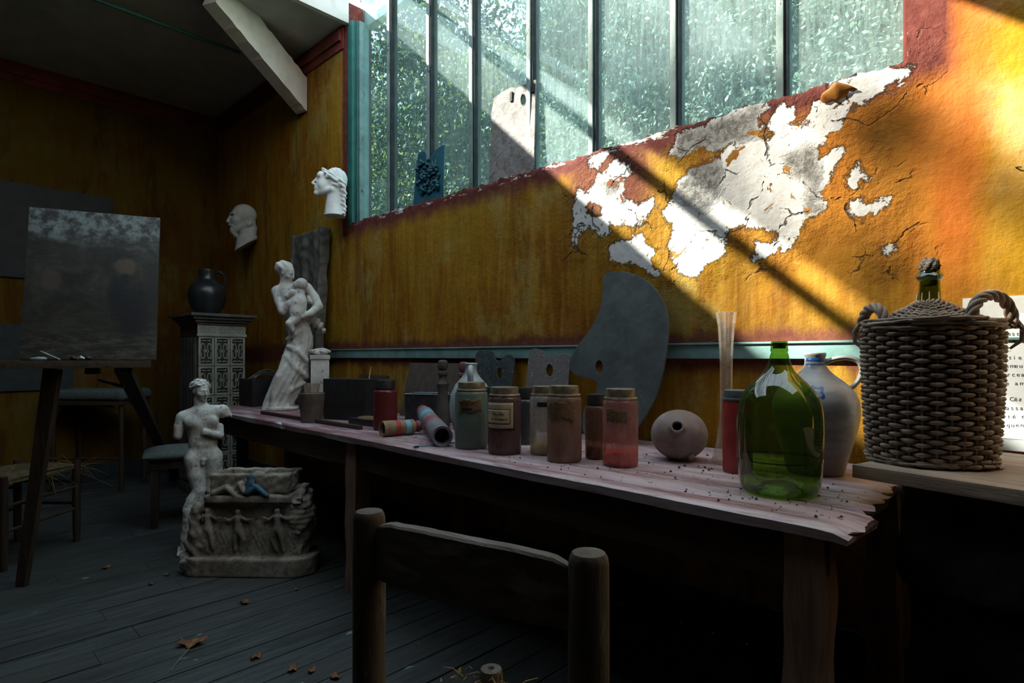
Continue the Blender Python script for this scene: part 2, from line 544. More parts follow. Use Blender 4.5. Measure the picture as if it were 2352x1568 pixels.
def powder_glass(name, glass, dust, fac=(.35, .8), sc=14):
    t = NT(name)
    tr = t.n('BsdfTransparent', {'Color': glass}).outputs[0]
    k = t.noise(sc, 5, .65, t.map((1, 1, .5)))
    di = t.n('BsdfDiffuse', {'Color': dust}).outputs[0]
    tl = t.n('BsdfTranslucent', {'Color': dust}).outputs[0]
    du = t.n('MixShader', {0: .3, 1: di, 2: tl}).outputs[0]
    f = t.rng(k, .35, .65, fac[0], fac[1])
    sh = t.n('MixShader', {0: f, 1: tr, 2: du}).outputs[0]
    gl = t.n('BsdfGlossy', {'Roughness': .12}).outputs[0]
    lw = t.n('LayerWeight', {'Blend': .5}).outputs['Facing']
    sh = t.n('MixShader', {0: t.math('ADD', t.math('MULTIPLY', t.math('POWER', lw, 4.5), .6), .03), 1: sh, 2: gl}).outputs[0]
    return t.done(sh)

def floor_mat():
    t = NT('worn_floorboards')
    pe = t.n('Attribute', attribute_name='tone').outputs['Fac']
    v = t.map((14, 1.1, 14))
    g = t.noise(3.2, 7, .7, v, .5)
    col = t.mix(t.rng(g, .3, .7), (.020, .024, .024), (.066, .077, .078))
    col = t.mix(pe, col, t.mix(.5, col, (.045, .04, .034)))
    sp = t.rng(t.noise(19, 3, .6, t.map((1, .5, 1))), .70, .73)
    col = t.mix(sp, col, (.18, .26, .27))
    dk = t.rng(t.noise(4, 6, .7, t.map((1, .3, 1))), .50, .68)
    col = t.mix(t.math('MULTIPLY', dk, .6), col, (.016, .016, .015))
    return t.done(t.bsdf(col, .55, t.bump(t.noise(9, 5, .7, v), .6, .004), spec=.35))

def table_mat():
    t = NT('worn_mauve_paint_on_wood')
    v = t.map((1.1, 15, 15))
    g = t.noise(3.0, 7, .7, v, .5)
    col = t.mix(t.rng(g, .30, .68), (.13, .044, .047), (.31, .15, .165))
    w = t.noise(3.2, 6, .72, t.map((.7, 5, 5)))
    col = t.mix(t.rng(w, .46, .60), col, (.42, .34, .365))
    w2 = t.noise(4.1, 6, .72, t.map((.6, 6, 5), (4.4, 2, 1)))
    col = t.mix(t.rng(w2, .60, .68), col, (.11, .04, .036))
    w3 = t.noise(6, 5, .7, t.map((.5, 2.2, 1), (1.4, 7, 1)))
    col = t.mix(t.rng(w3, .66, .70), col, (.80, .75, .77))
    xl = t.n('SeparateXYZ', {0: t.co()}).outputs[0]
    bl = t.math('MULTIPLY', t.rng(xl, -.6, 1.5), t.rng(t.noise(2.6, 6, .72, t.map((.8, 6, 5), (2, 8, 1))), .36, .56))  # bleached wear, also painting the stronger light on the right end
    col = t.mix(t.math('MULTIPLY', bl, .75), col, t.mix(t.rng(g, .3, .7), (.42, .28, .29), (.66, .56, .575)))
    h = t.math('ADD', t.noise(8, 6, .7, v), t.math('MULTIPLY', t.noise(70, 3, .6), .3))
    return t.done(t.bsdf(col, t.rng(t.noise(5, 4, .6), .3, .7, .30, .5), t.bump(h, .55, .004), spec=.6))

def picture_mat(name, kind):
    t = NT(name)
    xyz = t.n('SeparateXYZ', {0: t.co()})
    X, Z = xyz.outputs[0], xyz.outputs[2]
    n = t.noise(7, 7, .7, t.map((1, 1, 1.4)), .8)
    if kind == 'easel':
        col = t.ramp(n, [(.3, (.010, .009, .008)), (.5, (.028, .027, .022)), (.7, (.055, .053, .044))])
        top = t.rng(t.math('ADD', Z, t.math('MULTIPLY', t.math('SUBTRACT', n, .5), .25)), .56, .66)
        col = t.mix(top, col, t.mix(t.rng(t.noise(16, 5, .7), .4, .62), (.025, .023, .02), (.17, .20, .20)))
        bot = t.rng(t.math('ADD', Z, t.math('MULTIPLY', t.math('SUBTRACT', n, .5), .3)), .24, .05)
        col = t.mix(t.math('MULTIPLY', bot, .8), col, t.mix(t.rng(t.noise(24, 5, .7, t.map((.4, 1, 1.6), rot=(0, .5, 0))), .4, .65), (.025, .024, .018), (.095, .092, .073)))
        def blob(cx, cz, rx, rz, c, s=1.0):
            nonlocal col
            dx = t.math('DIVIDE', t.math('SUBTRACT', X, cx), rx); dz = t.math('DIVIDE', t.math('SUBTRACT', Z, cz), rz)
            d = t.math('SQRT', t.math('ADD', t.math('MULTIPLY', dx, dx), t.math('MULTIPLY', dz, dz)))
            d = t.math('ADD', d, t.math('MULTIPLY', t.math('SUBTRACT', t.noise(22, 5, .7), .5), .9))
            col = t.mix(t.math('MULTIPLY', t.rng(d, 1.2, .6), s), col, c)
        blob(.13, .475, .05, .05, (.12, .085, .055), .55)
        blob(.17, .24, .085, .15, (.012, .012, .016))
        blob(.10, .32, .045, .12, (.012, .012, .016))
        blob(.13, .41, .022, .03, (.012, .012, .016))
        blob(-.17, .39, .045, .055, (.085, .06, .055), .6)
        blob(.27, .36, .05, .12, (.02, .02, .02))
    elif kind == 'dark':
        col = t.ramp(n, [(.3, (.008, .010, .012)), (.55, (.016, .019, .023)), (.75, (.03, .029, .03))])
        a = t.rng(X, -.12, -.42)
        col = t.mix(a, col, t.mix(t.rng(t.noise(4, 5, .7), .4, .62), (.02, .022, .02), (.10, .10, .085)))
    else:
        col = t.ramp(n, [(.3, (.010, .018, .021)), (.6, (.022, .034, .04)), (.8, (.035, .042, .04))])
    return t.done(t.bsdf(col, .6, t.bump(t.noise(40, 4, .7), .6, .002), spec=.4))

M = {}
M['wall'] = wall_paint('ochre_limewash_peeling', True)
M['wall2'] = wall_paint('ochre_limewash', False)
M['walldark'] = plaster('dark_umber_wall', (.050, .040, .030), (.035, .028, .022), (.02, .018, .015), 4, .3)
M['ceil'] = plaster('grey_ceiling_plaster', (.50, .52, .48), (.42, .43, .40), (.3, .31, .28), 4, .3)
M['whitewood'] = plaster('chalky_white_paint', (.74, .70, .64), (.62, .58, .53), (.38, .33, .28), 7, .3, (.66, .72))
M['crown'] = plaster('dark_red_border_paint', (.20, .040, .032), (.11, .026, .02), (.05, .02, .016), 5, .3)
def chipped(name, c1, c2, chip, lo=.64):
    t = NT(name)
    col = t.mix(t.rng(t.noise(9, 5, .6), .35, .65), c2, c1)
    k = t.rng(t.noise(24, 6, .75, t.map((1, 1, .45))), lo, lo + .03)
    col = t.mix(k, col, chip)
    return t.done(t.bsdf(col, .55, t.bump(t.math('SUBTRACT', t.noise(30, 4, .7), k), .4, .003), spec=.4))
M['green'] = chipped('sea_green_paint', (.028, .15, .13), (.02, .11, .097), (.03, .035, .035))
M['rail'] = chipped('pale_sea_green_paint', (.22, .37, .35), (.15, .28, .265), (.30, .24, .2), .67)
M['bar'] = chipped('grey_green_bar_paint', (.25, .34, .33), (.16, .23, .225), (.06, .03, .02), .60)
M['darkiron'] = simple('dark_putty_iron', (.035, .04, .04), (.015, .018, .018), 20)
M['pane'] = glass_thin('dusty_window_glass', (.60, .82, .82), (.69, .76, .745), (.12, .48), True, gloss=.04)
M['roofpane'] = glass_thin('skylight_glass', (.93, .97, .97), (.8, .82, .8), (.02, .06))
def dimming_roof():
    t = NT('dimming_skylight_glass')
    x = t.n('SeparateXYZ', {0: t.co()}).outputs[0]
    n = t.math('MULTIPLY', t.math('SUBTRACT', t.noise(1.9, 3, .55, t.map((1, .6, 1), (2.2, 0, 0))), .5), 1.9)
    k = t.math('ADD', x, n)
    g = t.rng(k, -3.1, -2.0, .50, .88)          # invented dimming, graded along the panes to set sun levels on the wall
    tr = t.n('BsdfTransparent', {'Color': t.mix(g, (0, 0, 0), (1, 1, .97))}).outputs[0]
    du = t.n('BsdfTranslucent', {'Color': (.6, .6, .56)}).outputs[0]
    return t.done(t.n('MixShader', {0: .06, 1: tr, 2: du}).outputs[0])
M['roofdim'] = dimming_roof()
M['floor'] = floor_mat()
M['table'] = table_mat()
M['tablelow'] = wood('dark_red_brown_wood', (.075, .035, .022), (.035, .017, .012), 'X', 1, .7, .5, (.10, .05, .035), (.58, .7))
M['tableleg'] = wood('dark_red_brown_leg_wood', (.34, .20, .14), (.18, .10, .07), 'Z', 1, .7, .6)
M['chair'] = wood('dark_grey_chair_wood', (.105, .088, .072), (.045, .036, .03), 'Z', 1.2, .6, .6, (.19, .185, .18), (.58, .70))
M['chairx'] = wood('dark_grey_slat_wood', (.15, .13, .115), (.065, .052, .043), 'X', 1.2, .6, .6, (.26, .25, .245), (.52, .66))
M['darkwood'] = wood('dark_brown_wood', (.055, .036, .022), (.025, .017, .012), 'Z', 1, .6, .4)
M['darkwoodx'] = wood('dark_brown_rail_wood', (.07, .046, .03), (.03, .02, .014), 'X', 1, .6, .4)
M['slab'] = wood('dusty_shelf_wood', (.40, .29, .21), (.23, .16, .115), 'X', .8, .75, .5, (.46, .36, .29), (.5, .65))
M['straw'] = simple('golden_rush', (.42, .29, .11), (.16, .10, .035), 40, .8, .6, .004)
M['plaster'] = plaster('white_cast_plaster', (.84, .84, .82), (.70, .69, .66), (.2, .19, .175), 10, .4, (.60, .68))
M['plastergrey'] = plaster('grey_cast_plaster', (.44, .43, .395), (.35, .34, .31), (.2, .19, .17), 9, .3, (.64, .74))
M['figure'] = plaster('stained_statue_plaster', (.66, .65, .61), (.42, .40, .355), (.075, .065, .055), 8, .45, (.57, .61))
M['speckled'] = plaster('mouldy_statue_plaster', (.68, .69, .67), (.42, .41, .375), (.05, .045, .04), 15, .45, (.54, .60))
M['block'] = plaster('grimy_terracotta_plaster', (.36, .32, .265), (.17, .14, .11), (.055, .05, .042), 8, .7, (.52, .62))
M['relief'] = plaster('brown_grey_relief_plaster', (.13, .12, .10), (.075, .068, .055), (.03, .028, .024), 12, .5)
M['cream'] = simple('cream_stove_glaze', (.36, .36, .30), (.27, .27, .225), 16, .3, .1, .001, spec=.5)
M['creamdark'] = simple('brown_stove_ground', (.070, .064, .046), (.045, .042, .03), 18, .4, .1, .001)
M['stovegrey'] = simple('grey_stove_cornice', (.13, .125, .115), (.075, .072, .066), 12, .5, .2)
M['stoveside'] = simple('dark_stove_flutes', (.075, .07, .058), (.04, .038, .032), 12, .5, .2)
M['jugdark'] = simple('dark_glaze', (.030, .034, .038), (.016, .018, .02), 10, .3, .15, spec=.5)
M['bluejug'] = simple('pale_blue_glaze', (.36, .43, .44), (.27, .33, .345), 9, .3, .1, spec=.5)
M['ballclay'] = plaster('dusty_brown_clay', (.30, .25, .235), (.19, .14, .125), (.15, .065, .045), 9, .5, (.55, .70), .55)
def slate():
    t = NT('dark_slate_palette_paint')
    col = t.mix(t.rng(t.noise(6, 6, .65), .35, .65), (.042, .050, .049), (.078, .092, .088))
    a = t.math('MULTIPLY', t.rng(t.noise(70, 4, .7), .60, .68), t.rng(t.noise(5, 4, .6), .45, .6))
    col = t.mix(t.math('MULTIPLY', a, .8), col, (.20, .22, .21))
    return t.done(t.bsdf(col, .5, t.bump(t.noise(30, 5, .7), .4, .002), spec=.4))
M['greypal'] = slate()
M['woodpal'] = wood('painty_palette_wood', (.19, .16, .145), (.085, .085, .09), 'Z', 2, .6, .4, (.30, .26, .25), (.58, .68))
M['blackpal'] = simple('blackened_palette', (.055, .07, .075), (.028, .034, .036), 18, .45, .4, .002, specks=(.19, .2, .2))
M['crust'] = simple('teal_paint_crust', (.010, .10, .14), (.004, .035, .052), 30, .4, .6, .006)
M['bluepal'] = simple('teal_blue_palette', (.018, .11, .16), (.012, .07, .105), 14, .5, .3)
def dirty_palette():
    t = NT('crusted_palette_paint')
    n = t.noise(16, 6, .75, dist=.6)
    col = t.ramp(n, [(.30, (.07, .06, .055)), (.45, (.17, .14, .125)), (.58, (.27, .245, .235)), (.72, (.15, .125, .115))])
    col = t.mix(t.rng(t.noise(13, 4, .7, t.map(loc=(5, 2, 1))), .60, .66), col, (.10, .24, .28))
    xyz = t.n('SeparateXYZ', {0: t.co()})
    up = t.rng(t.math('ADD', xyz.outputs[1], t.math('MULTIPLY', t.math('SUBTRACT', n, .5), .2)), .30, .38)  # upper part darkened in colour to hold back the sun there
    col = t.mix(t.math('MULTIPLY', up, .75), col, t.mix(t.rng(n, .4, .6), (.06, .048, .045), (.15, .125, .117)))
    return t.done(t.bsdf(col, .55, t.bump(t.noise(24, 6, .8), .9, .008), spec=.4))
M['dirtypal'] = dirty_palette()
M['lid'] = simple('tarnished_brass_lid', (.42, .36, .26), (.20, .165, .12), 26, .36, .3, .001, metal=.55)
M['lidblack'] = simple('black_lid', (.028, .026, .025), (.014, .013, .013), 20, .5, .2)
M['lidblue'] = simple('grey_blue_lid', (.15, .18, .195), (.085, .10, .11), 18, .55, .3)
M['label'] = simple('yellowed_label_paper', (.52, .43, .27), (.38, .30, .17), 14, .8, .2, .001)
M['labelbrown'] = simple('brown_torn_label', (.20, .125, .055), (.10, .062, .028), 26, .8, .4, .002, specks=(.36, .25, .13))
M['ink'] = simple('faded_black_ink', (.018, .018, .02), (.012, .012, .013), 30, .8, 0)
M['inkgrey'] = simple('grey_type_ink', (.10, .10, .10), (.05, .05, .05), 60, .8, 0)
M['greenglass'] = glass_thin('bottle_green_glass', (.38, .54, .15), (.13, .20, .06), (.02, .18), gloss=.12, rough=.03, sc=12)
M['neckglass'] = glass_thin('deep_green_glass', (.24, .34, .05), None, gloss=.12, rough=.03)
M['clearglass'] = glass_thin('clear_dusty_glass', (.93, .91, .89), (.66, .57, .49), (.12, .42), gloss=.1, rough=.04, sc=10)
M['cork'] = simple('cork', (.36, .21, .11), (.22, .12, .06), 50, .9, .4)
M['wicker'] = simple('brown_wicker', (.40, .31, .25), (.20, .145, .105), 30, .6, .5, .002, stretch=(1, 1, 1))
M['rag'] = simple('grey_brown_rag', (.16, .135, .115), (.07, .055, .045), 40, .95, .8, .004)
M['board'] = plaster('grey_paper_board', (.60, .60, .585), (.47, .47, .46), (.34, .33, .32), 7, .25, (.62, .75))
M['paper'] = plaster('pale_paper_sheet', (.86, .88, .89), (.78, .80, .81), (.5, .5, .49), 6, .25, (.66, .78))
M['rough'] = plaster('black_crumbly_plinth', (.030, .026, .022), (.014, .012, .011), (.06, .05, .04), 14, 1.0, (.62, .70))
M['tin'] = simple('dark_tin', (.05, .05, .052), (.022, .022, .024), 18, .45, .3, metal=.3)
M['terra'] = simple('dull_clay_pot', (.14, .11, .085), (.08, .06, .048), 14, .8, .3)
M['leafdry'] = simple('dry_brown_leaf', (.24, .105, .040), (.13, .055, .022), 30, .8, .5)
M['stem'] = simple('dry_stem', (.34, .25, .14), (.22, .15, .08), 30, .8, .2)
M['crumb'] = simple('dark_crumbs', (.030, .022, .018), (.015, .012, .010), 60, .9, .4)
M['cushion'] = simple('grey_green_cloth', (.11, .13, .125), (.08, .095, .09), 30, .95, .3)
M['red'] = simple('red_paint', (.42, .045, .04), (.28, .03, .028), 30, .6, .2)
M['turned'] = simple('brown_turned_wood', (.27, .175, .10), (.17, .105, .06), 22, .6, .3)
M['skyblue'] = simple('sky_blue_paint', (.17, .42, .50), (.10, .30, .37), 30, .6, .2)
M['pinkwood'] = simple('dusty_pink_paint', (.33, .10, .10), (.20, .06, .06), 22, .7, .2)
M['mauve'] = simple('dusty_mauve_paint', (.25, .22, .25), (.15, .13, .15), 22, .7, .3)
M['brush'] = simple('pale_brush_handle', (.42, .36, .26), (.3, .24, .16), 30, .6, .1)
M['teal'] = simple('teal_brush_handle', (.06, .27, .32), (.04, .18, .22), 30, .5, .1)
M['silver'] = simple('tin_tube', (.4, .5, .53), (.25, .32, .34), 30, .4, .2, metal=.4)
M['bark'] = simple('grey_brown_bark', (.12, .095, .07), (.06, .045, .035), 14, .9, .8, .02, stretch=(1, 1, .3))
M['lawn'] = simple('meadow_green', (.09, .13, .045), (.05, .08, .03), 3, .95, .4)
def leaf_mat(name, c1, c2, c3):
    t = NT(name)
    tone = t.n('Attribute', attribute_name='tone').outputs['Fac']
    col = t.ramp(tone, [(.0, c1), (.55, c2), (1.0, c3)])
    di = t.n('BsdfPrincipled', {'Base Color': col, 'Roughness': .5, 'Specular IOR Level': .4}).outputs[0]
    tl = t.n('BsdfTranslucent', {'Color': col}).outputs[0]
    return t.done(t.n('MixShader', {0: .35, 1: di, 2: tl}).outputs[0])
M['leafdark'] = leaf_mat('dark_evergreen_leaves', (.004, .012, .008), (.010, .026, .014), (.26, .26, .05))
M['leafmid'] = leaf_mat('mid_green_leaves', (.03, .07, .06), (.12, .16, .11), (.58, .52, .28))
M['leafpale'] = leaf_mat('pale_autumn_leaves', (.035, .05, .04), (.22, .22, .15), (.92, .84, .64))
# ------------------------------------------------------------------ room shell
XF, XN, YL, ZC = -6.3, 2.6, -4.6, 3.53      # far wall, near wall, left wall, ceiling height
WX0, WX1, WZ0 = -3.807, -0.385, 2.073       # studio window opening
SKX, SKY = -3.82, -2.52                     # edge of the solid ceiling: glass roof beyond
def poly_sd(pts, X, Z):
    d = np.full(X.shape, 1e9); inside = np.zeros(X.shape, bool)
    N = len(pts)
    for i in range(N):
        ax, az = pts[i]; bx, bz = pts[(i + 1) % N]
        ex, ez = bx - ax, bz - az
        t = np.clip(((X - ax) * ex + (Z - az) * ez) / (ex * ex + ez * ez + 1e-12), 0, 1)
        d = np.minimum(d, np.hypot(X - ax - ex * t, Z - az - ez * t))
        c = ((az > Z) != (bz > Z)) & (X < (bx - ax) * (Z - az) / (bz - az + 1e-12) + ax)
        inside ^= c
    return np.where(inside, -d, d)
def wallpts(pts, k, ox, oy):
    out = []
    for x, y in pts:
        p = at_y(ox + x / k, oy + y / k, 0.0); out.append((p.x, p.z))
    return out
PEEL = [wallpts(p, 2.903, 1280, 120) for p in [
    [(1120, 650), (1300, 590), (1500, 600), (1660, 640), (1740, 620), (1745, 960), (1720, 1080), (1640, 1130), (1560, 1270), (1440, 1170), (1250, 1140), (1130, 1180), (1090, 1250), (1110, 1330), (1080, 1380), (950, 1390), (930, 1490), (830, 1470), (790, 1400), (760, 1300), (780, 1180), (720, 1060), (790, 930), (880, 800), (1000, 760), (1100, 730)],
    [(830, 540), (1000, 500), (1120, 420), (1350, 330), (1400, 380), (1350, 430), (1330, 560), (1130, 600), (1060, 640), (950, 620), (840, 680), (770, 660), (790, 590)],
    [(370, 740), (470, 750), (480, 800), (400, 830), (430, 900), (440, 1000), (540, 1040), (640, 960), (640, 1000), (560, 1130), (470, 1130), (380, 1140), (320, 1090), (280, 1010), (180, 960), (250, 860)],
    [(130, 930), (190, 960), (180, 1090), (330, 1110), (330, 1200), (260, 1180), (180, 1160), (140, 1190), (115, 1290)],
    [(360, 1290), (450, 1270), (560, 1230), (640, 1330), (600, 1400), (660, 1480), (560, 1400), (420, 1410), (370, 1390)],
    [(1440, 420), (1560, 370), (1580, 440), (1540, 500), (1450, 480)],
    [(205, 700), (330, 670), (300, 740), (230, 760)]]]
PEEL += [wallpts(p, 2.614, 1500, 0) for p in [
    [(740, 660), (840, 640), (820, 740), (880, 770), (960, 760), (1000, 690), (1100, 640), (1170, 620), (1110, 740), (1020, 830), (990, 880), (860, 870), (720, 850), (700, 760)],
    [(1080, 500), (1310, 430), (1530, 405), (1480, 490), (1310, 550), (1270, 600), (1190, 610), (1120, 620), (940, 700), (960, 640), (1130, 520)],
    [(1170, 1040), (1225, 1000), (1265, 1060), (1210, 1120)],
    [(1200, 1225), (1250, 1205), (1290, 1250), (1390, 1195), (1370, 1240), (1225, 1305)],
    [(1000, 940), (1120, 910), (1130, 950), (1060, 1050), (1000, 1140), (1010, 1250), (930, 1310), (960, 1200)],
    [(610, 1470), (680, 1455), (720, 1500), (620, 1560)],
    [(735, 1440), (800, 1425), (790, 1480)],
    [(1385, 1490), (1420, 1465), (1445, 1490), (1400, 1520)]]]
ROUGH = [wallpts(p, 2.903, 1280, 120) for p in [
    [(800, 520), (1000, 490), (1120, 420), (1350, 330), (1400, 380), (1350, 420), (1330, 560), (1130, 600), (1060, 660), (1100, 900), (1000, 1060), (860, 1010), (760, 930), (850, 800), (760, 680)],
    [(240, 860), (420, 820), (430, 900), (330, 960)],
    [(1500, 690), (1600, 650), (1660, 620), (1740, 620), (1735, 1060), (1660, 1080), (1670, 860), (1560, 800)]]]
def wall_grid(x0, x1, z0, z1, step, jag=None):
    nx = max(2, int(round((x1 - x0) / step)) + 1); nz = max(2, int(round((z1 - z0) / step)) + 1)
    gx, gz = np.meshgrid(np.linspace(x0, x1, nx), np.linspace(z0, z1, nz))
    v = np.stack([gx.ravel(), np.zeros(gx.size), gz.ravel()], 1)
    i = np.arange((nx - 1) * (nz - 1)); r = i // (nx - 1); c = i % (nx - 1); a = r * nx + c
    f = np.stack([a, a + 1, a + nx + 1, a + nx], 1)
    return v, f
def wall_w():
    vs, fs, b = [], [], 0
    for x0, x1, z0, z1, st, top in ((XF - .2, XN, 0, WZ0, .016, True), (XF - .2, WX0, WZ0, ZC, .03, False), (WX1, XN, WZ0, ZC, .02, False)):
        v, f = wall_grid(x0, x1, z0, z1, st)
        # gentle trowel waves, and a chipped brim along the window sill
        v[:, 1] += .0025 * np.sin(v[:, 0] * 5.1 + 1.3 * np.sin(v[:, 2] * 4)) * np.sin(v[:, 2] * 6.3 + v[:, 0])
        if top:
            e = (v[:, 2] > WZ0 - .001) & (v[:, 0] > WX0 + .02) & (v[:, 0] < WX1 - .02)
            x = v[e, 0]
            v[e, 2] += .004 * np.sin(x * 19) + .003 * np.sin(x * 47 + 1) + .003 * np.sin(x * 131 + 2) - .004
            v[e, 1] += .006 * np.sin(x * 61) * np.sin(x * 23) + .004
        vs.append(v); fs.append(f + b); b += len(v)
    v = np.concatenate(vs); f = np.concatenate(fs)
    mb = MB()
    mb.box(XF - .2, XN, .006, .2, 0, WZ0 - .012)
    mb.box(XF - .2, WX0, .006, .2, WZ0 - .012, ZC)
    mb.box(WX1, XN, .006, .2, WZ0 - .012, ZC)
    mb.box(XF - .2, WX0, .006, .2, ZC, ZC + .15)
    mb.box(WX1, XN, .006, .2, ZC, ZC + .15)
    # soft rounded brim of plaster on the sill
    allv = v.tolist() + [tuple(p) for p in mb.v]
    allf = f.tolist() + [[i + len(v) for i in q] for q in mb.f]
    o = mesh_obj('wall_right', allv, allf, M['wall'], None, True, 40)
    X = np.array([p[0] for p in allv]); Z = np.array([p[2] for p in allv])
    for nm, polys in (('peel', PEEL), ('rough', ROUGH)):
        d = np.full(X.shape, .6)
        for p in polys: d = np.minimum(d, poly_sd(p, X, Z))
        at = o.data.attributes.new(nm, 'FLOAT', 'POINT'); at.data.foreach_set('value', d.astype(np.float32))
    return struct(o)
WALL = wall_w()

def flake(px, k, ox, oy, lift):
    """a tongue of paint curling off the plaster"""
    pts = [at_y(ox + x / k, oy + y / k, -.004) for x, y in px]
    n = len(pts) // 2
    v = []; f = []
    for i in range(n):
        a, b = pts[i], pts[-1 - i]
        for j in range(6):
            t = j / 5
            p = a.lerp(b, t)
            p.y -= lift * math.sin(math.pi * .5 * (1 - t)) * math.sin(math.pi * (i + .6) / n) * (1 + .3 * math.sin(i * 2.1))
            v.append(p)
    for i in range(n - 1):
        for j in range(5):
            q = i * 6 + j
            f.append((q, q + 1, q + 7, q + 6))
    o = mesh_obj('paint_flake', v, f, M['wall2flake'], WALL)
    sm = o.modifiers.new('thick', 'SOLIDIFY'); sm.thickness = .0025
    return o
M['wall2flake'] = simple('curled_ochre_paint', (.52, .22, .03), (.30, .09, .02), 12, .7, .4)
flake([(1005, 605), (1022, 572), (1060, 540), (1085, 522), (1120, 508), (1165, 512), (1195, 522), (1232, 538), (1205, 552), (1178, 548), (1160, 580), (1128, 592), (1105, 618), (1078, 606), (1050, 622), (1018, 618)], 2.614, 1500, 0, .022)

def far_wall():
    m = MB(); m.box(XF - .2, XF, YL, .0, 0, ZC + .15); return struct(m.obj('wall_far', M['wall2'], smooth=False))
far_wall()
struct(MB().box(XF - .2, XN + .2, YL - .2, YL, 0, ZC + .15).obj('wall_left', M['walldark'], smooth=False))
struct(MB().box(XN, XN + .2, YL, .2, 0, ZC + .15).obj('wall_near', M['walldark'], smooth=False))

def ceiling():
    m = MB()
    m.box(XF, SKX, YL, 0, ZC, ZC + .15)
    m.box(SKX, XN, YL, SKY, ZC, ZC + .15)
    m.box(-1.75, 1.3, SKY, -1.15, ZC, ZC + .15)  # unseen slab added to cut the skylight on faces towards the lens
    m.box(1.3, XN, SKY, 0, ZC, ZC + .15)
    struct(m.obj('ceiling', M['ceil'], smooth=False))
    # glass roof: white rafters and panes
    root = bpy.data.objects.new('window_2', None); link(root); struct(root)
    xs = [(-3.235, .03, .055)] + [(x, .022, .05) for x in (-1.75, -1.05, -.35, .35, .9)]
    edges = [SKX] + [x for x, _, _ in xs] + [1.3]
    for x, w, h in xs:
        MB().box(x - w / 2, x + w / 2, SKY - .05, -.001, ZC - .0, ZC + h, .004).obj('rafter', M['whitewood'], root)
    MB().box(SKX - .012, SKX + .03, SKY, -.002, ZC - .012, ZC + .17, .003).obj('curb', M['whitewood'], root)
    for a, b in zip(edges[:-1], edges[1:]):
        MB().box(a, b, SKY - .02, .15, ZC + .155, ZC + .159).obj('pane', M['roofpane' if a < -3.5 else 'roofdim'], root, smooth=False)
ceiling()

def boards():
    m = MB(); tone = []
    w = .135; n = int((XN - XF) / w) + 2
    for i in range(n):
        x0 = XF + i * w; y = YL; r = random.Random(i)
        while y < 0:
            L = r.uniform(1.8, 3.4); y1 = min(y + L, 0)
            z = r.uniform(-.0015, .0015)
            before = len(m.v)
            m.box(x0 + .0032, x0 + w - .0032, y + .001, y1 - .001, -.03, z, .0022)
            tone += [r.random() * .8] * (len(m.v) - before)
            y = y1
    o = m.obj('floor', M['floor'], smooth=False)
    at = o.data.attributes.new('tone', 'FLOAT', 'POINT'); at.data.foreach_set('value', np.array(tone, np.float32))
    struct(o)
    struct(MB().box(XF - .2, XN + .2, YL - .2, .2, -.09, -.03).obj('floor_base', M['darkwood'], smooth=False))
boards()

def studio_window():
    root = bpy.data.objects.new('window_1', None); link(root); struct(root)
    yg = .075
    fr = MB()
    fr.box(WX0 - .001, WX0 + .055, .0, .14, WZ0 - .02, ZC, .003)
    fr.box(WX0 + .055, WX0 + .075, .03, .13, WZ0 - .02, ZC, .002)
    fr.obj('window_frame', M['green'], root)
    MB().box(WX0 + .075, WX0 + .088, .045, .12, WZ0 - .02, ZC, .002).obj('putty_strip', M['bar'], root)
    MB().box(WX0 + .09, WX1, .055, .13, WZ0 - .05, WZ0 - .022, .002).obj('bottom_rail', M['bar'], root)
    xs = [at_y(px, 150, yg - .03).x for px in (893, 984, 1083, 1216, 1359, 1549, 1795)]
    for x in xs:
        b = MB().box(x - .019, x + .007, yg - .034, yg + .03, WZ0 - .05, ZC + .1, .002).obj('glazing_bar', M['bar'], root)
        MB().box(x + .007, x + .019, yg - .026, yg + .03, WZ0 - .05, ZC + .1, .001).obj('putty_line', M['darkiron'], b)
    ed = [WX0 + .08] + xs + [WX1]
    for a, b in zip(ed[:-1], ed[1:]):
        MB().box(a, b, yg, yg + .004, WZ0 - .03, ZC + .16).obj('pane', M['pane'], root, smooth=False)
    MB().box(WX0, WX1, .14, .2, ZC + .02, ZC + .15, .003).obj('head_rail', M['whitewood'], root)
    # rough reveal at the right jamb
    MB().box(WX1 - .012, WX1 + .002, .0, .15, WZ0 - .02, ZC, .005).obj('jamb', M['crown'], root)
    MB().box(WX0, WX1, .02, .2, WZ0 - .06, WZ0 - .03).obj('sill', M['whitewood'], root, smooth=False)
studio_window()

def trims():
    # dado rail along the window wall
    m = MB(); m.box(-4.35, XN, -.022, .004, 1.094, 1.150, .004); m.box(-4.35, XN, -.030, .004, 1.150, 1.158, .003)
    struct(m.obj('trim_1', M['rail']))
    # dark red border below the ceiling
    m = MB(); m.box(XF, -3.86, -.012, .004, 3.36, ZC, .003); m.box(XF, -3.88, -.03, .004, 3.42, 3.50, .006)
    struct(m.obj('trim_2', M['crown']))
    m = MB(); m.box(XF - .004, XF + .012, YL, -.002, 3.36, ZC, .003); m.box(XF - .004, XF + .03, YL, -.002, 3.42, 3.50, .006)
    struct(m.obj('trim_3', M['crown']))
    m = MB(); m.box(XF - .004, XF + .018, YL, -.002, 0, .16, .004)
    struct(m.obj('baseboard_far', M['darkblue']))
    m = MB(); m.box(XF, -.35, -.018, .004, 0, .16, .004)
    struct(m.obj('baseboard_right', M['darkblue']))
M['darkblue'] = simple('dark_blue_grey_skirting', (.030, .045, .055), (.018, .026, .032), 14, .6, .3)
trims()

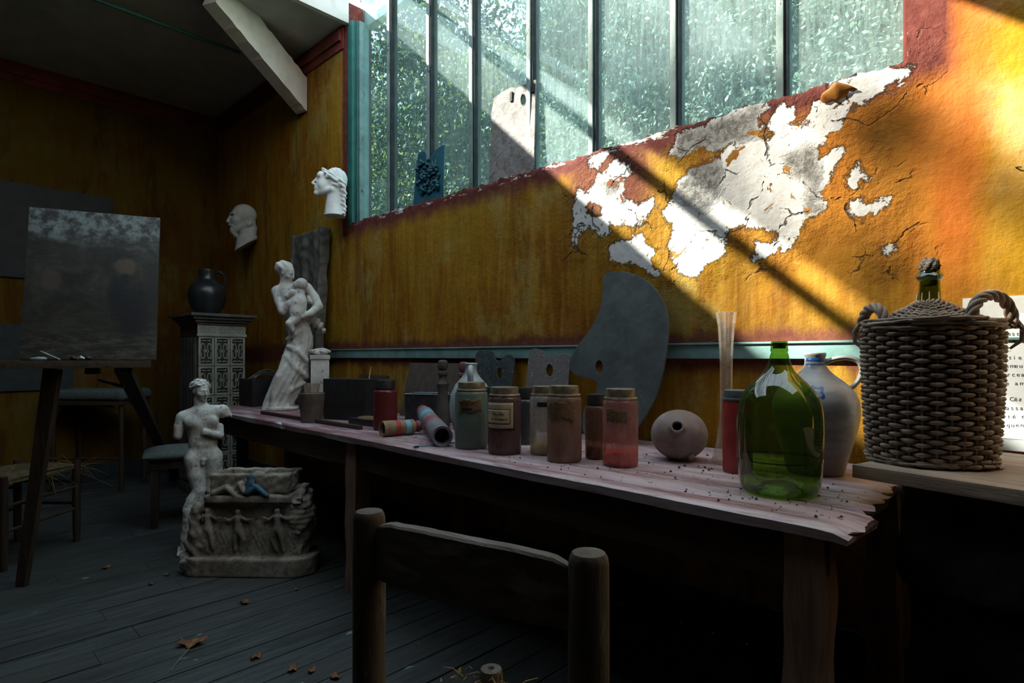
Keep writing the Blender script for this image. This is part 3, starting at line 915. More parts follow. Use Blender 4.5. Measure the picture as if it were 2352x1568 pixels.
def brace():
    a = at_y(697, 226, 0.0); b = at_depth(505, 0, 4.0)
    b = at_z(512, 0, CAM.z + 2.40)
    d = (b - a); L = d.length
    a = a - d.normalized() * .03
    d.normalize()
    side = Vector((d.y, -d.x, 0)).normalized()
    if side.x < 0: side = -side
    up = side.cross(d).normalized()
    if up.z < 0: up = -up
    mat = Matrix((( d.x, side.x, up.x, a.x), (d.y, side.y, up.y, a.y), (d.z, side.z, up.z, a.z), (0, 0, 0, 1)))
    m = MB()
    bm = bmesh.new()
    n = 26; v = []; f = []
    hh, ww = .125, .055
    for i in range(n + 1):
        s = L * 1.12 * i / n
        r = random.Random(i)
        j = lambda: r.uniform(-.004, .004)
        for (y, z) in ((-ww, -hh), (ww, -hh + j()), (ww, hh + j() * 1.6), (-ww, hh)):
            v.append(mat @ Vector((s, y, z)))
    for i in range(n):
        for k in range(4):
            f.append((i * 4 + k, i * 4 + (k + 1) % 4, i * 4 + 4 + (k + 1) % 4, i * 4 + 4 + k))
    f.append((0, 3, 2, 1)); f.append(tuple(n * 4 + k for k in range(4)))
    bm.free()
    # cut the foot flush with the wall
    for p in v:
        if p.y > -.001:
            t = (p.y + .001) / d.y if abs(d.y) > 1e-6 else 0
            p -= d * t
    m.add(v, f)
    o = m.obj('roof_brace', M['whitewood'], smooth=False)
    tag(o, 'chalky white sloping roof beam running from the window wall up to the ceiling', 'beam')
    p = at_z(550, 121, CAM.z + 2.33); q = at_z(190, -12, CAM.z + 2.33)
    q = q + (q - p) * .4
    o = MB().tube([p, q], .0125, 10).obj('tie_rod', M['green'])
    tag(o, 'thin green metal rod under the grey ceiling, left of the white beam', 'rod')
brace()

# ------------------------------------------------------------------ outdoors
struct(MB().box(-60, 40, -50, 60, -.6, -.5).obj('ground', M['lawn'], smooth=False))
def tree(label, base, mat, trunk_r, blobs, n, leaf, seed, group=None, name='tree', pale=.35):
    rg = np.random.default_rng(seed)
    root = thing(name, (base[0], base[1], -.5), label, 'tree', group)
    B = Vector(base); B.z = -.5
    top = max(b[2] for b in blobs)
    m = MB()
    cx = Vector((sum(b[0] for b in blobs) / len(blobs), sum(b[1] for b in blobs) / len(blobs), top * .75))
    trunk = [B.lerp(cx, t) + Vector((.12 * math.sin(t * 5 + seed), .1 * math.cos(t * 4 + seed), 0)) * t for t in np.linspace(0, 1, 9)]
    m.tube([p - Vector(root.location) for p in trunk], [trunk_r * (1 - .75 * t) for t in np.linspace(0, 1, 9)], 9)
    for k, b in enumerate(blobs):
        s = trunk[3 + k % 4]
        e = Vector(b[:3])
        mid = s.lerp(e, .5) + Vector((0, 0, -.15))
        m.tube([p - Vector(root.location) for p in (s, mid, e)], [trunk_r * .35, trunk_r * .22, trunk_r * .08], 6)
    m.obj('trunk', M['bark'], root)
    w = np.array([b[3] ** 2 for b in blobs], float); w /= w.sum()
    which = rg.choice(len(blobs), n, p=w)
    bl = np.array(blobs, float)
    u = rg.normal(size=(n, 3)); u /= np.linalg.norm(u, axis=1)[:, None]
    rad = rg.uniform(.25, 1, n) ** .5
    rad = rad * (1 + .18 * np.sin(u[:, 0] * 7 + which) * np.sin(u[:, 2] * 6 + which * 2))
    c = bl[which, :3] + u * (rad * bl[which, 3])[:, None]
    nrm = u * .8 + rg.normal(size=(n, 3)) * .7
    nrm /= np.linalg.norm(nrm, axis=1)[:, None]
    a = np.cross(nrm, rg.normal(size=(n, 3))); a /= np.linalg.norm(a, axis=1)[:, None]
    b = np.cross(nrm, a)
    s = leaf * rg.uniform(.6, 1.35, n)[:, None]
    droop = nrm * s * .22
    k = [c - a * s, c - a * s * .35 + b * s * .42 + droop, c + a * s * .35 + b * s * .36 + droop, c + a * s * 1.15, c + a * s * .35 - b * s * .36 + droop, c - a * s * .35 - b * s * .42 + droop]
    v = np.stack(k, 1).reshape(-1, 3) - np.array(root.location)
    tri = np.stack([np.arange(n) * 6, np.arange(n) * 6 + 1, np.arange(n) * 6 + 5], 1)
    qd = np.stack([np.arange(n) * 6 + q for q in (1, 2, 4, 5)], 1)
    tr2 = np.stack([np.arange(n) * 6 + q for q in (2, 3, 4)], 1)
    loops = np.concatenate([tri, qd, tr2], 1).ravel()
    me = bpy.data.meshes.new('foliage')
    me.vertices.add(6 * n); me.vertices.foreach_set('co', v.ravel().astype(np.float32))
    me.loops.add(10 * n); me.loops.foreach_set('vertex_index', loops.astype(np.int32))
    me.polygons.add(3 * n)
    st = (np.arange(n)[:, None] * 10 + np.array([0, 3, 7])[None, :]).ravel()
    me.polygons.foreach_set('loop_start', st.astype(np.int32))
    me.update(calc_edges=True); me.validate(); me.materials.append(mat)
    me.polygons.foreach_set('use_smooth', [True] * len(me.polygons))
    tone = np.clip(rg.beta(1.4, 2.6, n) + pale * (rg.random(n) < .12) + .25 * np.sin(c[:, 0] * 1.7 + c[:, 2] * 2.3) * rg.random(n), 0, 1)
    at = me.attributes.new('tone', 'FLOAT', 'POINT'); at.data.foreach_set('value', np.repeat(tone, 6).astype(np.float32))
    o = bpy.data.objects.new('foliage', me); link(o, root)
    return root
def clumps(cx, cy, z0, z1, R, k, seed, r0=.5, r1=1.0):
    r = random.Random(seed); out = []
    for i in range(k):
        t = (i + .5) / k
        rr = R * math.sin(math.pi * (.18 + .74 * t)) ** .7
        an = i * 2.4
        q = r.uniform(.2, .8)
        out.append((cx + rr * q * math.cos(an), cy + .6 * rr * q * math.sin(an), z0 + (z1 - z0) * t, r.uniform(r0, r1)))
    return out
G = 'trees outside the studio window'
tree('dark evergreen tree behind the leftmost window panes', (-9.2, 4.6, 0), M['leafdark'], .16, clumps(-9.0, 4.6, 2.2, 5.4, 1.7, 11, 1, .8, 1.25), 46000, .040, 1, G)
tree('tall dark tree with yellow sprigs behind the blue palette', (-6.4, 4.4, 0), M['leafdark'], .15, clumps(-6.5, 4.4, 2.4, 5.5, 1.5, 10, 2, .7, 1.1), 46000, .038, 2, G, pale=.8)
tree('mid green tree behind the crusted palette on the sill', (-4.6, 4.2, 0), M['leafmid'], .14, clumps(-4.5, 4.2, 2.2, 6.2, 1.4, 10, 3, .7, 1.05), 50000, .032, 3, G)
tree('pale leafy tree behind the middle of the window', (-2.9, 4.0, 0), M['leafpale'], .13, clumps(-2.8, 4.0, 2.3, 5.6, 1.3, 10, 4, .6, 1.0), 60000, .028, 4, G, pale=.6)
tree('bright autumn tree behind the right end of the window', (-1.2, 3.8, 0), M['leafpale'], .13, clumps(-1.2, 3.8, 2.2, 5.6, 1.4, 11, 5, .6, 1.0), 66000, .026, 5, G, pale=.7)
tree('large dark tree far behind the left window panes', (-15, 9.5, 0), M['leafdark'], .3, clumps(-15.5, 10, 2, 12.5, 4.6, 16, 6, 1.4, 2.2), 30000, .10, 6, G)
tree('broad green tree far behind the middle of the window', (-7.5, 9, 0), M['leafmid'], .3, clumps(-8.0, 9.5, 2, 10.5, 4.0, 14, 7, 1.4, 2.2), 30000, .10, 7, G)
tree('tall pale tree far behind the right window panes', (-1.5, 8.5, 0), M['leafpale'], .3, clumps(-2.0, 8.5, 2, 8.5, 3.8, 14, 8, 1.3, 2.0), 44000, .07, 8, G)
# a tree on the sunny side of the house: its crown dapples the light on the right of the wall
def shade_tree():
    bl = []
    r = random.Random(5)
    k = 9.0
    for (xw, zw, rr) in ((-.95, 2.0, .09), (-.76, 1.97, .10), (-.60, 1.93, .09), (-.46, 1.87, .09), (-.34, 1.79, .08), (-.24, 1.71, .07), (-.14, 1.62, .06), (-.06, 1.54, .05), (-.62, 1.62, .06), (-1.15, 2.05, .12)):
        bl.append((xw - k + r.uniform(-.05, .05), -.75 * k + r.uniform(-.3, .3), zw + .88 * k, rr))
    return bl
tree('slender tree on the sunny side of the house, its crown above the glass roof', (-9.6, -7.2, 0), M['leafmid'], .14, shade_tree(), 300, .05, 9, name='tree')
# ------------------------------------------------------------------ bench and what stands on it
ZT = 0.74
def bench():
    root = thing('work_bench', (-2.45, -.45, 0), 'long plank work bench with worn mauve paint along the window wall', 'table')
    off = Vector(root.location)
    xl, xr = -4.56, -.335
    def fy(x): return -.765 - .155 * (x - xl) / (xr - xl)      # front edge
    top = MB()
    nb = 4; tone = []
    for k in range(nb):
        r = random.Random(k + 3)
        N = 120
        t0, t1 = k / nb, (k + 1) / nb
        rows = []
        endx = xr + (.010, -.008, -.02, .0)[k]
        for i in range(N + 1):
            x = xl + (endx - xl) * i / N
            a, b = fy(x), -.035
            y0 = a + (b - a) * t0; y1 = a + (b - a) * t1
            g = .0022 if k < 3 else 0
            if k == 0 and x > -.85: g = .0022 + .017 * min(1, (x + .85) / .45)
            if k == 1 and x > -1.1: g = .0022 + .005 * min(1, (x + 1.1) / .6)
            w = .0012 * math.sin(x * 13) + .0008 * math.sin(x * 37 + k) + .0006 * math.sin(x * 83)
            fr = w if k == 0 else 0
            end = max(0, 1 - abs(x - endx) / .05)
            rz = .0010 * math.sin(x * 5 + k * 2) - end * .010 * (1 if k == 0 else .4)
            rows.append([(x, y0 + fr + .0012, ZT - .030 + (.002 * math.sin(x * 11) if k == 0 else 0)), (x, y0 + fr - (.002 if k == 0 else 0) + .0012, ZT - .006 + rz), (x, y0 + fr + .008, ZT + rz),
                         (x, y1 - g - .006, ZT + rz * .6), (x, y1 - g, ZT - .005 + rz), (x, y1 - g, ZT - .030)])
        # frayed end grain
        for j, p in enumerate(rows[-1]):
            pass
        v = []; f = []
        sub = 10
        for row in rows:
            # subdivide the upper face across the board for a frayed end
            a, b = Vector(row[2]), Vector(row[3])
            mid = [tuple(a.lerp(b, q / sub)) for q in range(1, sub)]
            v += row[:3] + mid + row[3:]
        n = 6 + sub - 1
        last = len(v) - n
        for j in range(n):
            x, y, z = v[last + j]
            v[last + j] = (x + r.uniform(-.016, .010), y, z - r.uniform(0, .004))
        for i in range(N):
            for j in range(n):
                f.append((i * n + j, i * n + (j + 1) % n, (i + 1) * n + (j + 1) % n, (i + 1) * n + j))
        f.append(tuple(range(n))); f.append(tuple(range(last + n - 1, last - 1, -1)))
        top.add([Vector(p) - off for p in v], f)
    top.obj('tabletop', M['table'], root, auto=50)
    def rot_box(x0, x1, yo, th, z0, z1, name, mat):
        m = MB(); n = 40; v = []; f = []
        for i in range(n + 1):
            x = x0 + (x1 - x0) * i / n; y = fy(x) + yo
            w = .003 * math.sin(x * 7) + .002 * math.sin(x * 19)
            v += [(x, y, z0 + w), (x, y, z1), (x, y + th, z1), (x, y + th, z0 + w)]
        for i in range(n):
            for k in range(4): f.append((i * 4 + k, i * 4 + (k + 1) % 4, i * 4 + 4 + (k + 1) % 4, i * 4 + 4 + k))
        f.append((0, 1, 2, 3)); f.append(tuple(n * 4 + k for k in (3, 2, 1, 0)))
        m.add([Vector(p) - off for p in v], f); m.obj(name, mat, root, smooth=False)
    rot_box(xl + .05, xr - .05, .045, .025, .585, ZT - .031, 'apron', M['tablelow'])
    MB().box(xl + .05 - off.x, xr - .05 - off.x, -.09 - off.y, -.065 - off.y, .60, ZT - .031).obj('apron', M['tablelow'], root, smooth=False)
    for x in (xl + .09, -2.43, xr - .095):
        for front in (True, False):
            y = fy(x) + .075 if front else -.10
            m = MB()
            n = 14; w = .043; v = []; f = []
            r = random.Random(int(x * 10))
            for i in range(n + 1):
                z = (ZT - .031) * i / n
                b = w + .002 * math.sin(i * 1.3)
                dx = .003 * math.sin(i * .7)
                v += [(x - b + dx, y - b, z), (x + b + dx, y - b, z), (x + b + dx, y + b, z), (x - b + dx, y + b, z)]
            for i in range(n):
                for k in range(4): f.append((i * 4 + k, i * 4 + (k + 1) % 4, i * 4 + 4 + (k + 1) % 4, i * 4 + 4 + k))
            f.append((3, 2, 1, 0)); f.append(tuple(n * 4 + k for k in range(4)))
            m.add([Vector(p) - off for p in v], f); m.obj('leg', M['tableleg'], root, smooth=False)
bench()

# ---- pigment jars
def wrap_label(parent, mat, r, z0, z1, a0, a1, seed=None, name='label', dr=.0012):
    """paper stuck round a jar; a0..a1 in radians, torn when seeded"""
    m = MB(); v = []; f = []; n = 22; k = 9
    rr = random.Random(seed)
    def torn():
        if seed is None: return [0] * (n + 1)
        p, q, s_ = rr.uniform(0, 6), rr.uniform(0, 6), rr.uniform(-.1, .1)
        return [max(0, .10 + s_ * (i / n - .5) * 2 + .06 * math.sin(i * .45 + p) + .035 * math.sin(i * 1.3 + q) + rr.uniform(-.015, .015)) for i in range(n + 1)]
    tl = torn(); tb = torn()
    for i in range(n + 1):
        a = a0 + (a1 - a0) * i / n
        for j in range(k + 1):
            t = tb[i] + (1 - tl[i] - tb[i]) * j / k
            v.append(((r + dr) * math.cos(a), (r + dr) * math.sin(a), z0 + (z1 - z0) * t))
    for i in range(n):
        for j in range(k):
            q = i * (k + 1) + j
            f.append((q, q + k + 1, q + k + 2, q + 1))
    m.add(v, f)
    o = m.obj(name, mat, parent)
    sm = o.modifiers.new('thick', 'SOLIDIFY'); sm.thickness = .0006; sm.offset = 1
    return o
def wrap_text(parent, body, r, size, z, a_mid, mat, dr=.0026, space=1.0):
    o = text_mesh('lettering', body, size, mat, parent, .0002, space, 'CENTER')
    for p in o.data.vertices:
        x, y, h = p.co
        a = a_mid + x / r
        p.co = ((r + dr + h) * math.cos(a), (r + dr + h) * math.sin(a), z + y)
    return o
def jar(px, pyf, w, ytop, ybody, glass, powder, fill, lid, label, lidw=.84, name='pigment_jar', lidneck=True, slope=.0, seed=1):
    c, r, k = spot(px, pyf, ZT, w)
    h = (pyf - 4 - ytop) * k * 1.0
    pb = (ybody - ytop) * k
    # heights measured at the centre depth
    ztop = CAM.z - (ytop - HY) * k - ZT
    zb = CAM.z - (ybody - HY) * k - ZT
    root = thing(name, c, label, 'jar', 'pigment jars on the bench')
    root.rotation_euler[2] = view_yaw(c)
    g = MB()
    rn = r * lidw
    g.lathe([(0, .004), (r * .5, .003), (r * .93, 0), (r * .99, .006), (r, .02), (r, zb - .012), (r * .97, zb - .004), (rn * 1.04, zb + .002), (rn * .96, zb + .004), (rn * .96, ztop - .006)], 44)
    g.obj('glass_body', M[glass], root)
    if fill > 0:
        q = MB(); n = 40; rings = []; v = []; f = []
        ri = r - .004
        zf = zb * fill
        v.append((0, 0, .006))
        for (s, z) in ((.9, .006), (1, .012), (1, 1e9), (.55, 1e9)):
            b = len(v)
            for i in range(n):
                a = 2 * math.pi * i / n
                zz = z if z < 1 else zf + ri * s * slope * math.cos(a) + .004 * math.sin(3 * a + seed) * s
                v.append((ri * s * math.cos(a), ri * s * math.sin(a), zz))
            rings.append(b)
        v.append((0, 0, zf + .006)); last = len(v) - 1
        for i in range(n):
            j = (i + 1) % n
            f.append((0, rings[0] + j, rings[0] + i))
            for A, B in zip(rings[:-1], rings[1:]): f.append((A + i, A + j, B + j, B + i))
            f.append((rings[-1] + i, rings[-1] + j, last))
        q.add(v, f); q.obj('pigment', M[powder], root)
    l = MB()
    hl = ztop - zb
    if lidneck:
        l.lathe([(rn * 1.10, zb + .003), (rn * 1.13, zb + .006), (rn * 1.10, zb + .010), (rn * 1.0, zb + .011), (rn * 1.0, ztop - .006), (rn * .985, ztop - .001), (rn * .93, ztop), (0, ztop - .001)], 44)
    else:
        l.lathe([(rn, zb + .006), (rn * 1.02, zb + .010), (rn * 1.0, zb + .014), (rn, ztop - .005), (rn * .96, ztop), (0, ztop)], 44)
    l.obj('lid', M[lid], root)
    return root, r, ztop, zb
PG = powder_glass
M['jg_green'] = PG('sage_green_dusted_glass', (.60, .70, .62), (.20, .255, .21), (.75, .95))
M['jg_plum'] = PG('plum_dusted_glass', (.6, .5, .5), (.21, .115, .11), (.5, .85))
M['jg_white'] = PG('white_dusted_glass', (.85, .82, .78), (.60, .55, .50), (.28, .6))
M['jg_brown'] = PG('brown_dusted_glass', (.7, .55, .48), (.36, .22, .16), (.5, .82))
M['jg_brown2'] = PG('umber_dusted_glass', (.6, .48, .4), (.30, .165, .10), (.3, .65))
M['jg_pink'] = PG('pink_dusted_glass', (.85, .62, .58), (.60, .30, .275), (.22, .58))
M['jg_red'] = PG('red_dusted_glass', (.8, .25, .22), (.52, .085, .085), (.6, .95))
M['jg_dred'] = PG('dark_red_dusted_glass', (.5, .2, .2), (.20, .035, .035), (.7, .95))
M['jg_dark'] = PG('dark_dusted_glass', (.4, .42, .45), (.075, .08, .085), (.7, .95))
M['jg_blue'] = PG('blue_dusted_glass', (.3, .4, .6), (.03, .07, .17), (.8, .95))
def pg(n, c): M[n] = simple(n + '_pigment', c, tuple(q * .75 for q in c), 30, .95, .5, .003)
pg('p_green', (.20, .26, .21)); pg('p_plum', (.13, .06, .06)); pg('p_yellow', (.62, .46, .05)); pg('p_brown', (.16, .095, .07))
pg('p_umber', (.14, .075, .045)); pg('p_red', (.85, .13, .10)); pg('p_crimson', (.50, .05, .06)); pg('p_dark', (.06, .06, .065)); pg('p_dred', (.2, .03, .03))
FRONT = -math.pi / 2
j, r, zt, zb = jar(1083, 1033, 75, 877, 898, 'jg_green', 'p_green', .62, 'lid', 'sage green pigment jar with a torn brown label, leftmost of the tall row')
lb = wrap_label(j, M['labelbrown'], r, zb * .62, zb * .90, FRONT - .85, FRONT + .62, 3); wrap_text(lb, 'FOLIA', r, .021, zb * .77, FRONT - .25, M['ink'])
wrap_label(lb, M['ink'], r, zb * .685, zb * .725, FRONT - .62, FRONT + .02, None, 'ink_bar', .002)
j, r, zt, zb = jar(1159, 1046, 76, 888, 910, 'jg_plum', 'p_plum', .55, 'lid', 'plum pigment jar with a black framed cream apothecary label')
wrap_label(j, M['ink'], r, zb * .44, zb * .93, FRONT - 1.2, FRONT + .60, None, 'label_border')
lb = wrap_label(j, M['label'], r, zb * .465, zb * .905, FRONT - 1.2, FRONT + .52, None, 'label', .0018)
wrap_label(lb, M['ink'], r, zb * .535, zb * .80, FRONT - 1.2, FRONT + .33, None, 'ink_frame', .0022)
l2 = wrap_label(lb, M['label'], r, zb * .553, zb * .783, FRONT - 1.2, FRONT + .28, None, 'label_field', .0026)
wrap_text(lb, 'Feuilles', r, .0145, zb * .690, FRONT - .36, M['ink'], .0036); wrap_text(lb, 'de Pariétaire', r, .0122, zb * .605, FRONT - .33, M['ink'], .0036)
jar(1207, 1022, 48, 890, 918, 'jg_dark', 'p_dark', .8, 'lidblack', 'dark grey jar behind the framed label jar, black lid', .8, lidneck=False)
jar(1123, 1020, 48, 889, 916, 'jg_blue', 'p_dark', .7, 'lidblack', 'dark blue jar squeezed behind the green jar and framed label jar', .8, lidneck=False)
j, r, zt, zb = jar(1250, 1048, 66, 886, 909, 'jg_white', 'p_yellow', .17, 'lid', 'whitish jar with some yellow pigment at the bottom', slope=.18)
wrap_label(j, M['ink'], r, zb * .83, zb * .91, FRONT - .5, FRONT + .6, None)
j, r, zt, zb = jar(1296, 1065, 80, 885, 910, 'jg_brown', 'p_brown', .36, 'lid', 'dusty brown jar with a ragged gold brown label', slope=.03)
wrap_label(j, M['labelbrown'], r, zb * .63, zb * .97, FRONT - 1.2, FRONT + .62, 8)
jar(1368, 1057, 48, 905, 934, 'jg_brown2', 'p_umber', .2, 'lidblack', 'small umber jar with a tall black lid between two taller jars', .86, lidneck=False)
j, r, zt, zb = jar(1425, 1076, 82, 892, 918, 'jg_pink', 'p_red', .22, 'lid', 'pink tinted jar with bright red powder heaped at the bottom', slope=.12)
wrap_label(j, M['labelbrown'], r, zb * .66, zb * .89, FRONT - .85, FRONT + .42, 11)
j, r, zt, zb = jar(1694, 1089, 70, 895, 921, 'jg_red', 'p_crimson', .8, 'lidblue', 'bright red jar with a grey blue lid beside the green bottle', .92)
wrap_label(j, M['labelbrown'], r, zb * .58, zb * .84, FRONT - .05, FRONT + .9, 15)
jar(885, 990, 55, 872, 896, 'jg_dred', 'p_dred', .8, 'lidblack', 'dark red jar behind the striped wooden skittles', .84, lidneck=False)

# ---- round clay flask lying on its side, mouth towards the room
def ball_flask():
    c, r, k = spot(1560, 1066, ZT, 132)
    root = thing('round_flask', c, 'round dusty clay flask with a short neck facing out', 'flask', None, view_yaw(c))
    m = MB()
    zc = r * .90
    prof = []
    neck_r, neck_l = r * .235, r * .24
    a0 = math.asin(neck_r * 1.08 / r)
    pr = [(neck_r * .66, r * .9), (neck_r * .70, r + neck_l * .92), (neck_r * .80, r + neck_l), (neck_r * .98, r + neck_l * .97), (neck_r * 1.06, r + neck_l * .7), (neck_r * .98, r + neck_l * .2), (neck_r * 1.12, r * math.cos(a0) + .002)]
    for i in range(1, 26):
        a = a0 + (math.pi - a0) * i / 25
        pr.append((r * math.sin(a) if i < 25 else 0, r * math.cos(a)))
    # axis: towards the viewer and a little up
    ax = Vector((-.06, -1, .42)).normalized()
    q = Vector((0, 0, 1)).rotation_difference(ax).to_matrix().to_4x4()
    mt = Matrix.Translation((0, 0, zc)) @ Matrix.Diagonal((1.0, 1.0, .90, 1)) @ q
    m.lathe(pr, 48, m=mt)
    m.obj('flask_body', M['ballclay'], root)
    MB().ball((r * .40, -r * .62, r * .22), (r * .13, r * .12, r * .11)).obj('lug', M['ballclay'], root)
    MB().lathe([(0, r * .5), (neck_r * .66, r * .5)], 24, m=mt).obj('shade_disc', M['ink'], root)  # black disc painting the shade inside the neck
ball_flask()

# ---- fluted glass vase
def vase():
    c, r, k = spot(1668, 1068, ZT, 56)
    root = thing('glass_vase', c, 'slim clear fluted glass vase with a flared rim and foot', 'vase', None, view_yaw(c))
    def z(y): return CAM.z - (y - HY) * k - ZT
    m = MB(); n = 40
    prof = [(.0, .004), (30, .003), (30, .012), (27, z(1045)), (19, z(1010)), (13.5, z(960)), (12.5, z(900)), (13, z(840)), (14, z(800)), (17, z(750)), (21.5, z(718))]
    v = []; f = []
    rows = []
    for i in range(len(prof) - 1):
        (ra, za), (rb, zb) = prof[i], prof[i + 1]
        for s in range(4): rows.append((ra + (rb - ra) * s / 4, za + (zb - za) * s / 4))
    rows.append(prof[-1])
    for rp, zz in rows:
        for i in range(n):
            a = 2 * math.pi * i / n
            q = rp * k * (1 + .07 * math.cos(a * 8))
            v.append((q * math.cos(a), q * math.sin(a), zz))
    for R in range(len(rows) - 1):
        for i in range(n):
            j = (i + 1) % n
            f.append((R * n + i, R * n + j, (R + 1) * n + j, (R + 1) * n + i))
    m.add(v, f)
    # inner wall
    o = m.obj('vase_body', M['clearglass'], root)
    rim = [((21.5 * k * (1 + .07 * math.cos(a * 8))) * math.cos(a), (21.5 * k * (1 + .07 * math.cos(a * 8))) * math.sin(a), z(718)) for a in [2 * math.pi * i / n for i in range(n)]]
    MB().tube(rim, .0012, 6, True).obj('rim', M['clearglass'], root)
vase()

# ---- green demijohn bottle
def demijohn():
    c, r, k = spot(1790, 1150, ZT, 203)
    root = thing('green_bottle', c, 'big green glass demijohn at the front right of the bench', 'bottle', None, view_yaw(c))
    def z(y): return CAM.z - (y - HY) * k - ZT
    pts = [(.62, .0), (.80, .003), (.90, .016), (.955, .045), (.975, .09), (.985, z(1050)), (1.0, z(990)), (.995, z(960)), (.965, z(935)), (.90, z(914)), (.80, z(897)), (.66, z(881)), (.50, z(867)), (.37, z(854)), (.285, z(840)), (.235, z(825)), (.205, z(813)), (.185, z(808)), (.20, z(807)), (.205, z(803)), (.195, z(799)), (.198, z(797)), (.19, z(786)), (.175, z(783.5)), (.15, z(785))]
    # smooth the profile
    P = []
    for i in range(len(pts) - 1):
        p0 = pts[max(i - 1, 0)]; p1 = pts[i]; p2 = pts[i + 1]; p3 = pts[min(i + 2, len(pts) - 1)]
        for s in range(4):
            t = s / 4
            P.append(tuple(.5 * (2 * p1[q] + (p2[q] - p0[q]) * t + (2 * p0[q] - 5 * p1[q] + 4 * p2[q] - p3[q]) * t * t + (3 * p1[q] - p0[q] - 3 * p2[q] + p3[q]) * t ** 3) for q in (0, 1)))
    P.append(pts[-1])
    P = [(a * r, max(b, 0)) for a, b in P]
    # pushed-up bottom
    bot = [(0, .032), (.16 * r, .031), (.36 * r, .024), (.52 * r, .010)]
    MB().lathe(bot + P, 72).obj('bottle_glass', M['greenglass'], root, auto=60)
    MB().lathe([(0, z(800)), (.145 * r, z(800)), (.15 * r, z(787)), (.0, z(786.5))], 24).obj('cork', M['cork'], root)
demijohn()

# ---- stoneware jug with blue flower
def stone_jug():
    t = NT('grey_stoneware_with_cobalt')
    xyz = t.n('SeparateXYZ', {0: t.co()})
    base = t.mix(t.rng(t.noise(7, 5, .6, t.map((1, 1, 3))), .35, .65), (.24, .245, .245), (.40, .40, .395))
    base = t.mix(t.rng(xyz.outputs[2], .12, .02), base, (.17, .14, .125))
    at = t.n('Attribute', attribute_name='blue').outputs['Fac']
    w = t.math('ADD', at, t.math('MULTIPLY', t.math('SUBTRACT', t.noise(40, 4, .7), .5), .7))
    col = t.mix(t.rng(w, .42, .72), base, (.015, .075, .27))
    mat = t.done(t.bsdf(col, .32, t.bump(t.noise(14, 4, .6, t.map((1, 1, 6))), .25, .002), spec=.5))
    c, r, k = spot(1872, 1102, ZT, 206)
    root = thing('stoneware_jug', c, 'grey stoneware jug with a blue painted flower and loop handle', 'jug', None, view_yaw(c))
    def z(y): return CAM.z - (y - HY) * k - ZT
    pts = [(.0, .0), (.60, .0), (.66, .006), (.70, z(1060)), (.84, z(1015)), (.965, z(975)), (1.0, z(940)), (.97, z(915)), (.86, z(895)), (.66, z(876)), (.45, z(862)), (.32, z(850)), (.255, z(841)), (.235, z(832)), (.24, z(826)), (.225, z(822)), (.24, z(818)), (.255, z(814)), (.25, z(810)), (.20, z(809)), (.17, z(815)), (.17, z(840))]
    m = MB()
    P = []
    for a, b in zip(pts[:-1], pts[1:]):
        for s in range(5): P.append((r * (a[0] + (b[0] - a[0]) * s / 5), a[1] + (b[1] - a[1]) * s / 5))
    P.append((pts[-1][0] * r, pts[-1][1]))
    # relax the sharp joints
    for _ in range(4):
        P = [P[0]] + [((P[i - 1][0] + 2 * P[i][0] + P[i + 1][0]) / 4, (P[i - 1][1] + 2 * P[i][1] + P[i + 1][1]) / 4) for i in range(1, len(P) - 1)] + [P[-1]]
    m.lathe(P, 96)
    o = m.obj('jug_body', mat, root, auto=60)
    val = []
    for p in o.data.vertices:
        a = math.atan2(p.co.x, -p.co.y); zz = p.co.z
        y = HY + (CAM.z - ZT - zz) / k
        px = 1872 + math.sin(a) * math.hypot(p.co.x, p.co.y) / k
        b = 0
        if p.co.y < 0:
            d = math.hypot((px - 1873) / 20, (y - 899) / 17)
            an = math.atan2(y - 899, px - 1873)
            d *= 1 + .22 * math.cos(5 * an + .6)
            b = max(0, 1.25 - abs(d - .72) * 4.0, .95 - d * 3.2)
            d2 = math.hypot((px - 1848) / 15, (y - 892) / 6); b = max(b, .8 - d2 * .5)
        if (822 < y < 830 or 834 < y < 838) and abs(a) < 1.0 and p.co.y < 0 and math.hypot(p.co.x, p.co.y) < r * .3: b = 1.0
        val.append(b)
    o.data.attributes.new('blue', 'FLOAT', 'POINT').data.foreach_set('value', val)
    hp = [(.22, z(833)), (.40, z(825)), (.68, z(821)), (.92, z(828)), (1.01, z(846)), (.97, z(866)), (.86, z(882)), (.74, z(892))]
    H = []
    for i in range(len(hp) - 1):
        p0 = hp[max(i - 1, 0)]; p1 = hp[i]; p2 = hp[i + 1]; p3 = hp[min(i + 2, len(hp) - 1)]
        for s in range(5):
            t_ = s / 5
            H.append(tuple(.5 * (2 * p1[q] + (p2[q] - p0[q]) * t_ + (2 * p0[q] - 5 * p1[q] + 4 * p2[q] - p3[q]) * t_ * t_ + (3 * p1[q] - p0[q] - 3 * p2[q] + p3[q]) * t_ ** 3) for q in (0, 1)))
    H.append(hp[-1])
    hd = MB(); hd.tube([(a * r, -.02 * r, b) for a, b in H], [.062 * r] * len(H), 12, flat=1.5)
    ho = hd.obj('handle', mat, root)
    ho.data.attributes.new('blue', 'FLOAT', 'POINT')
stone_jug()

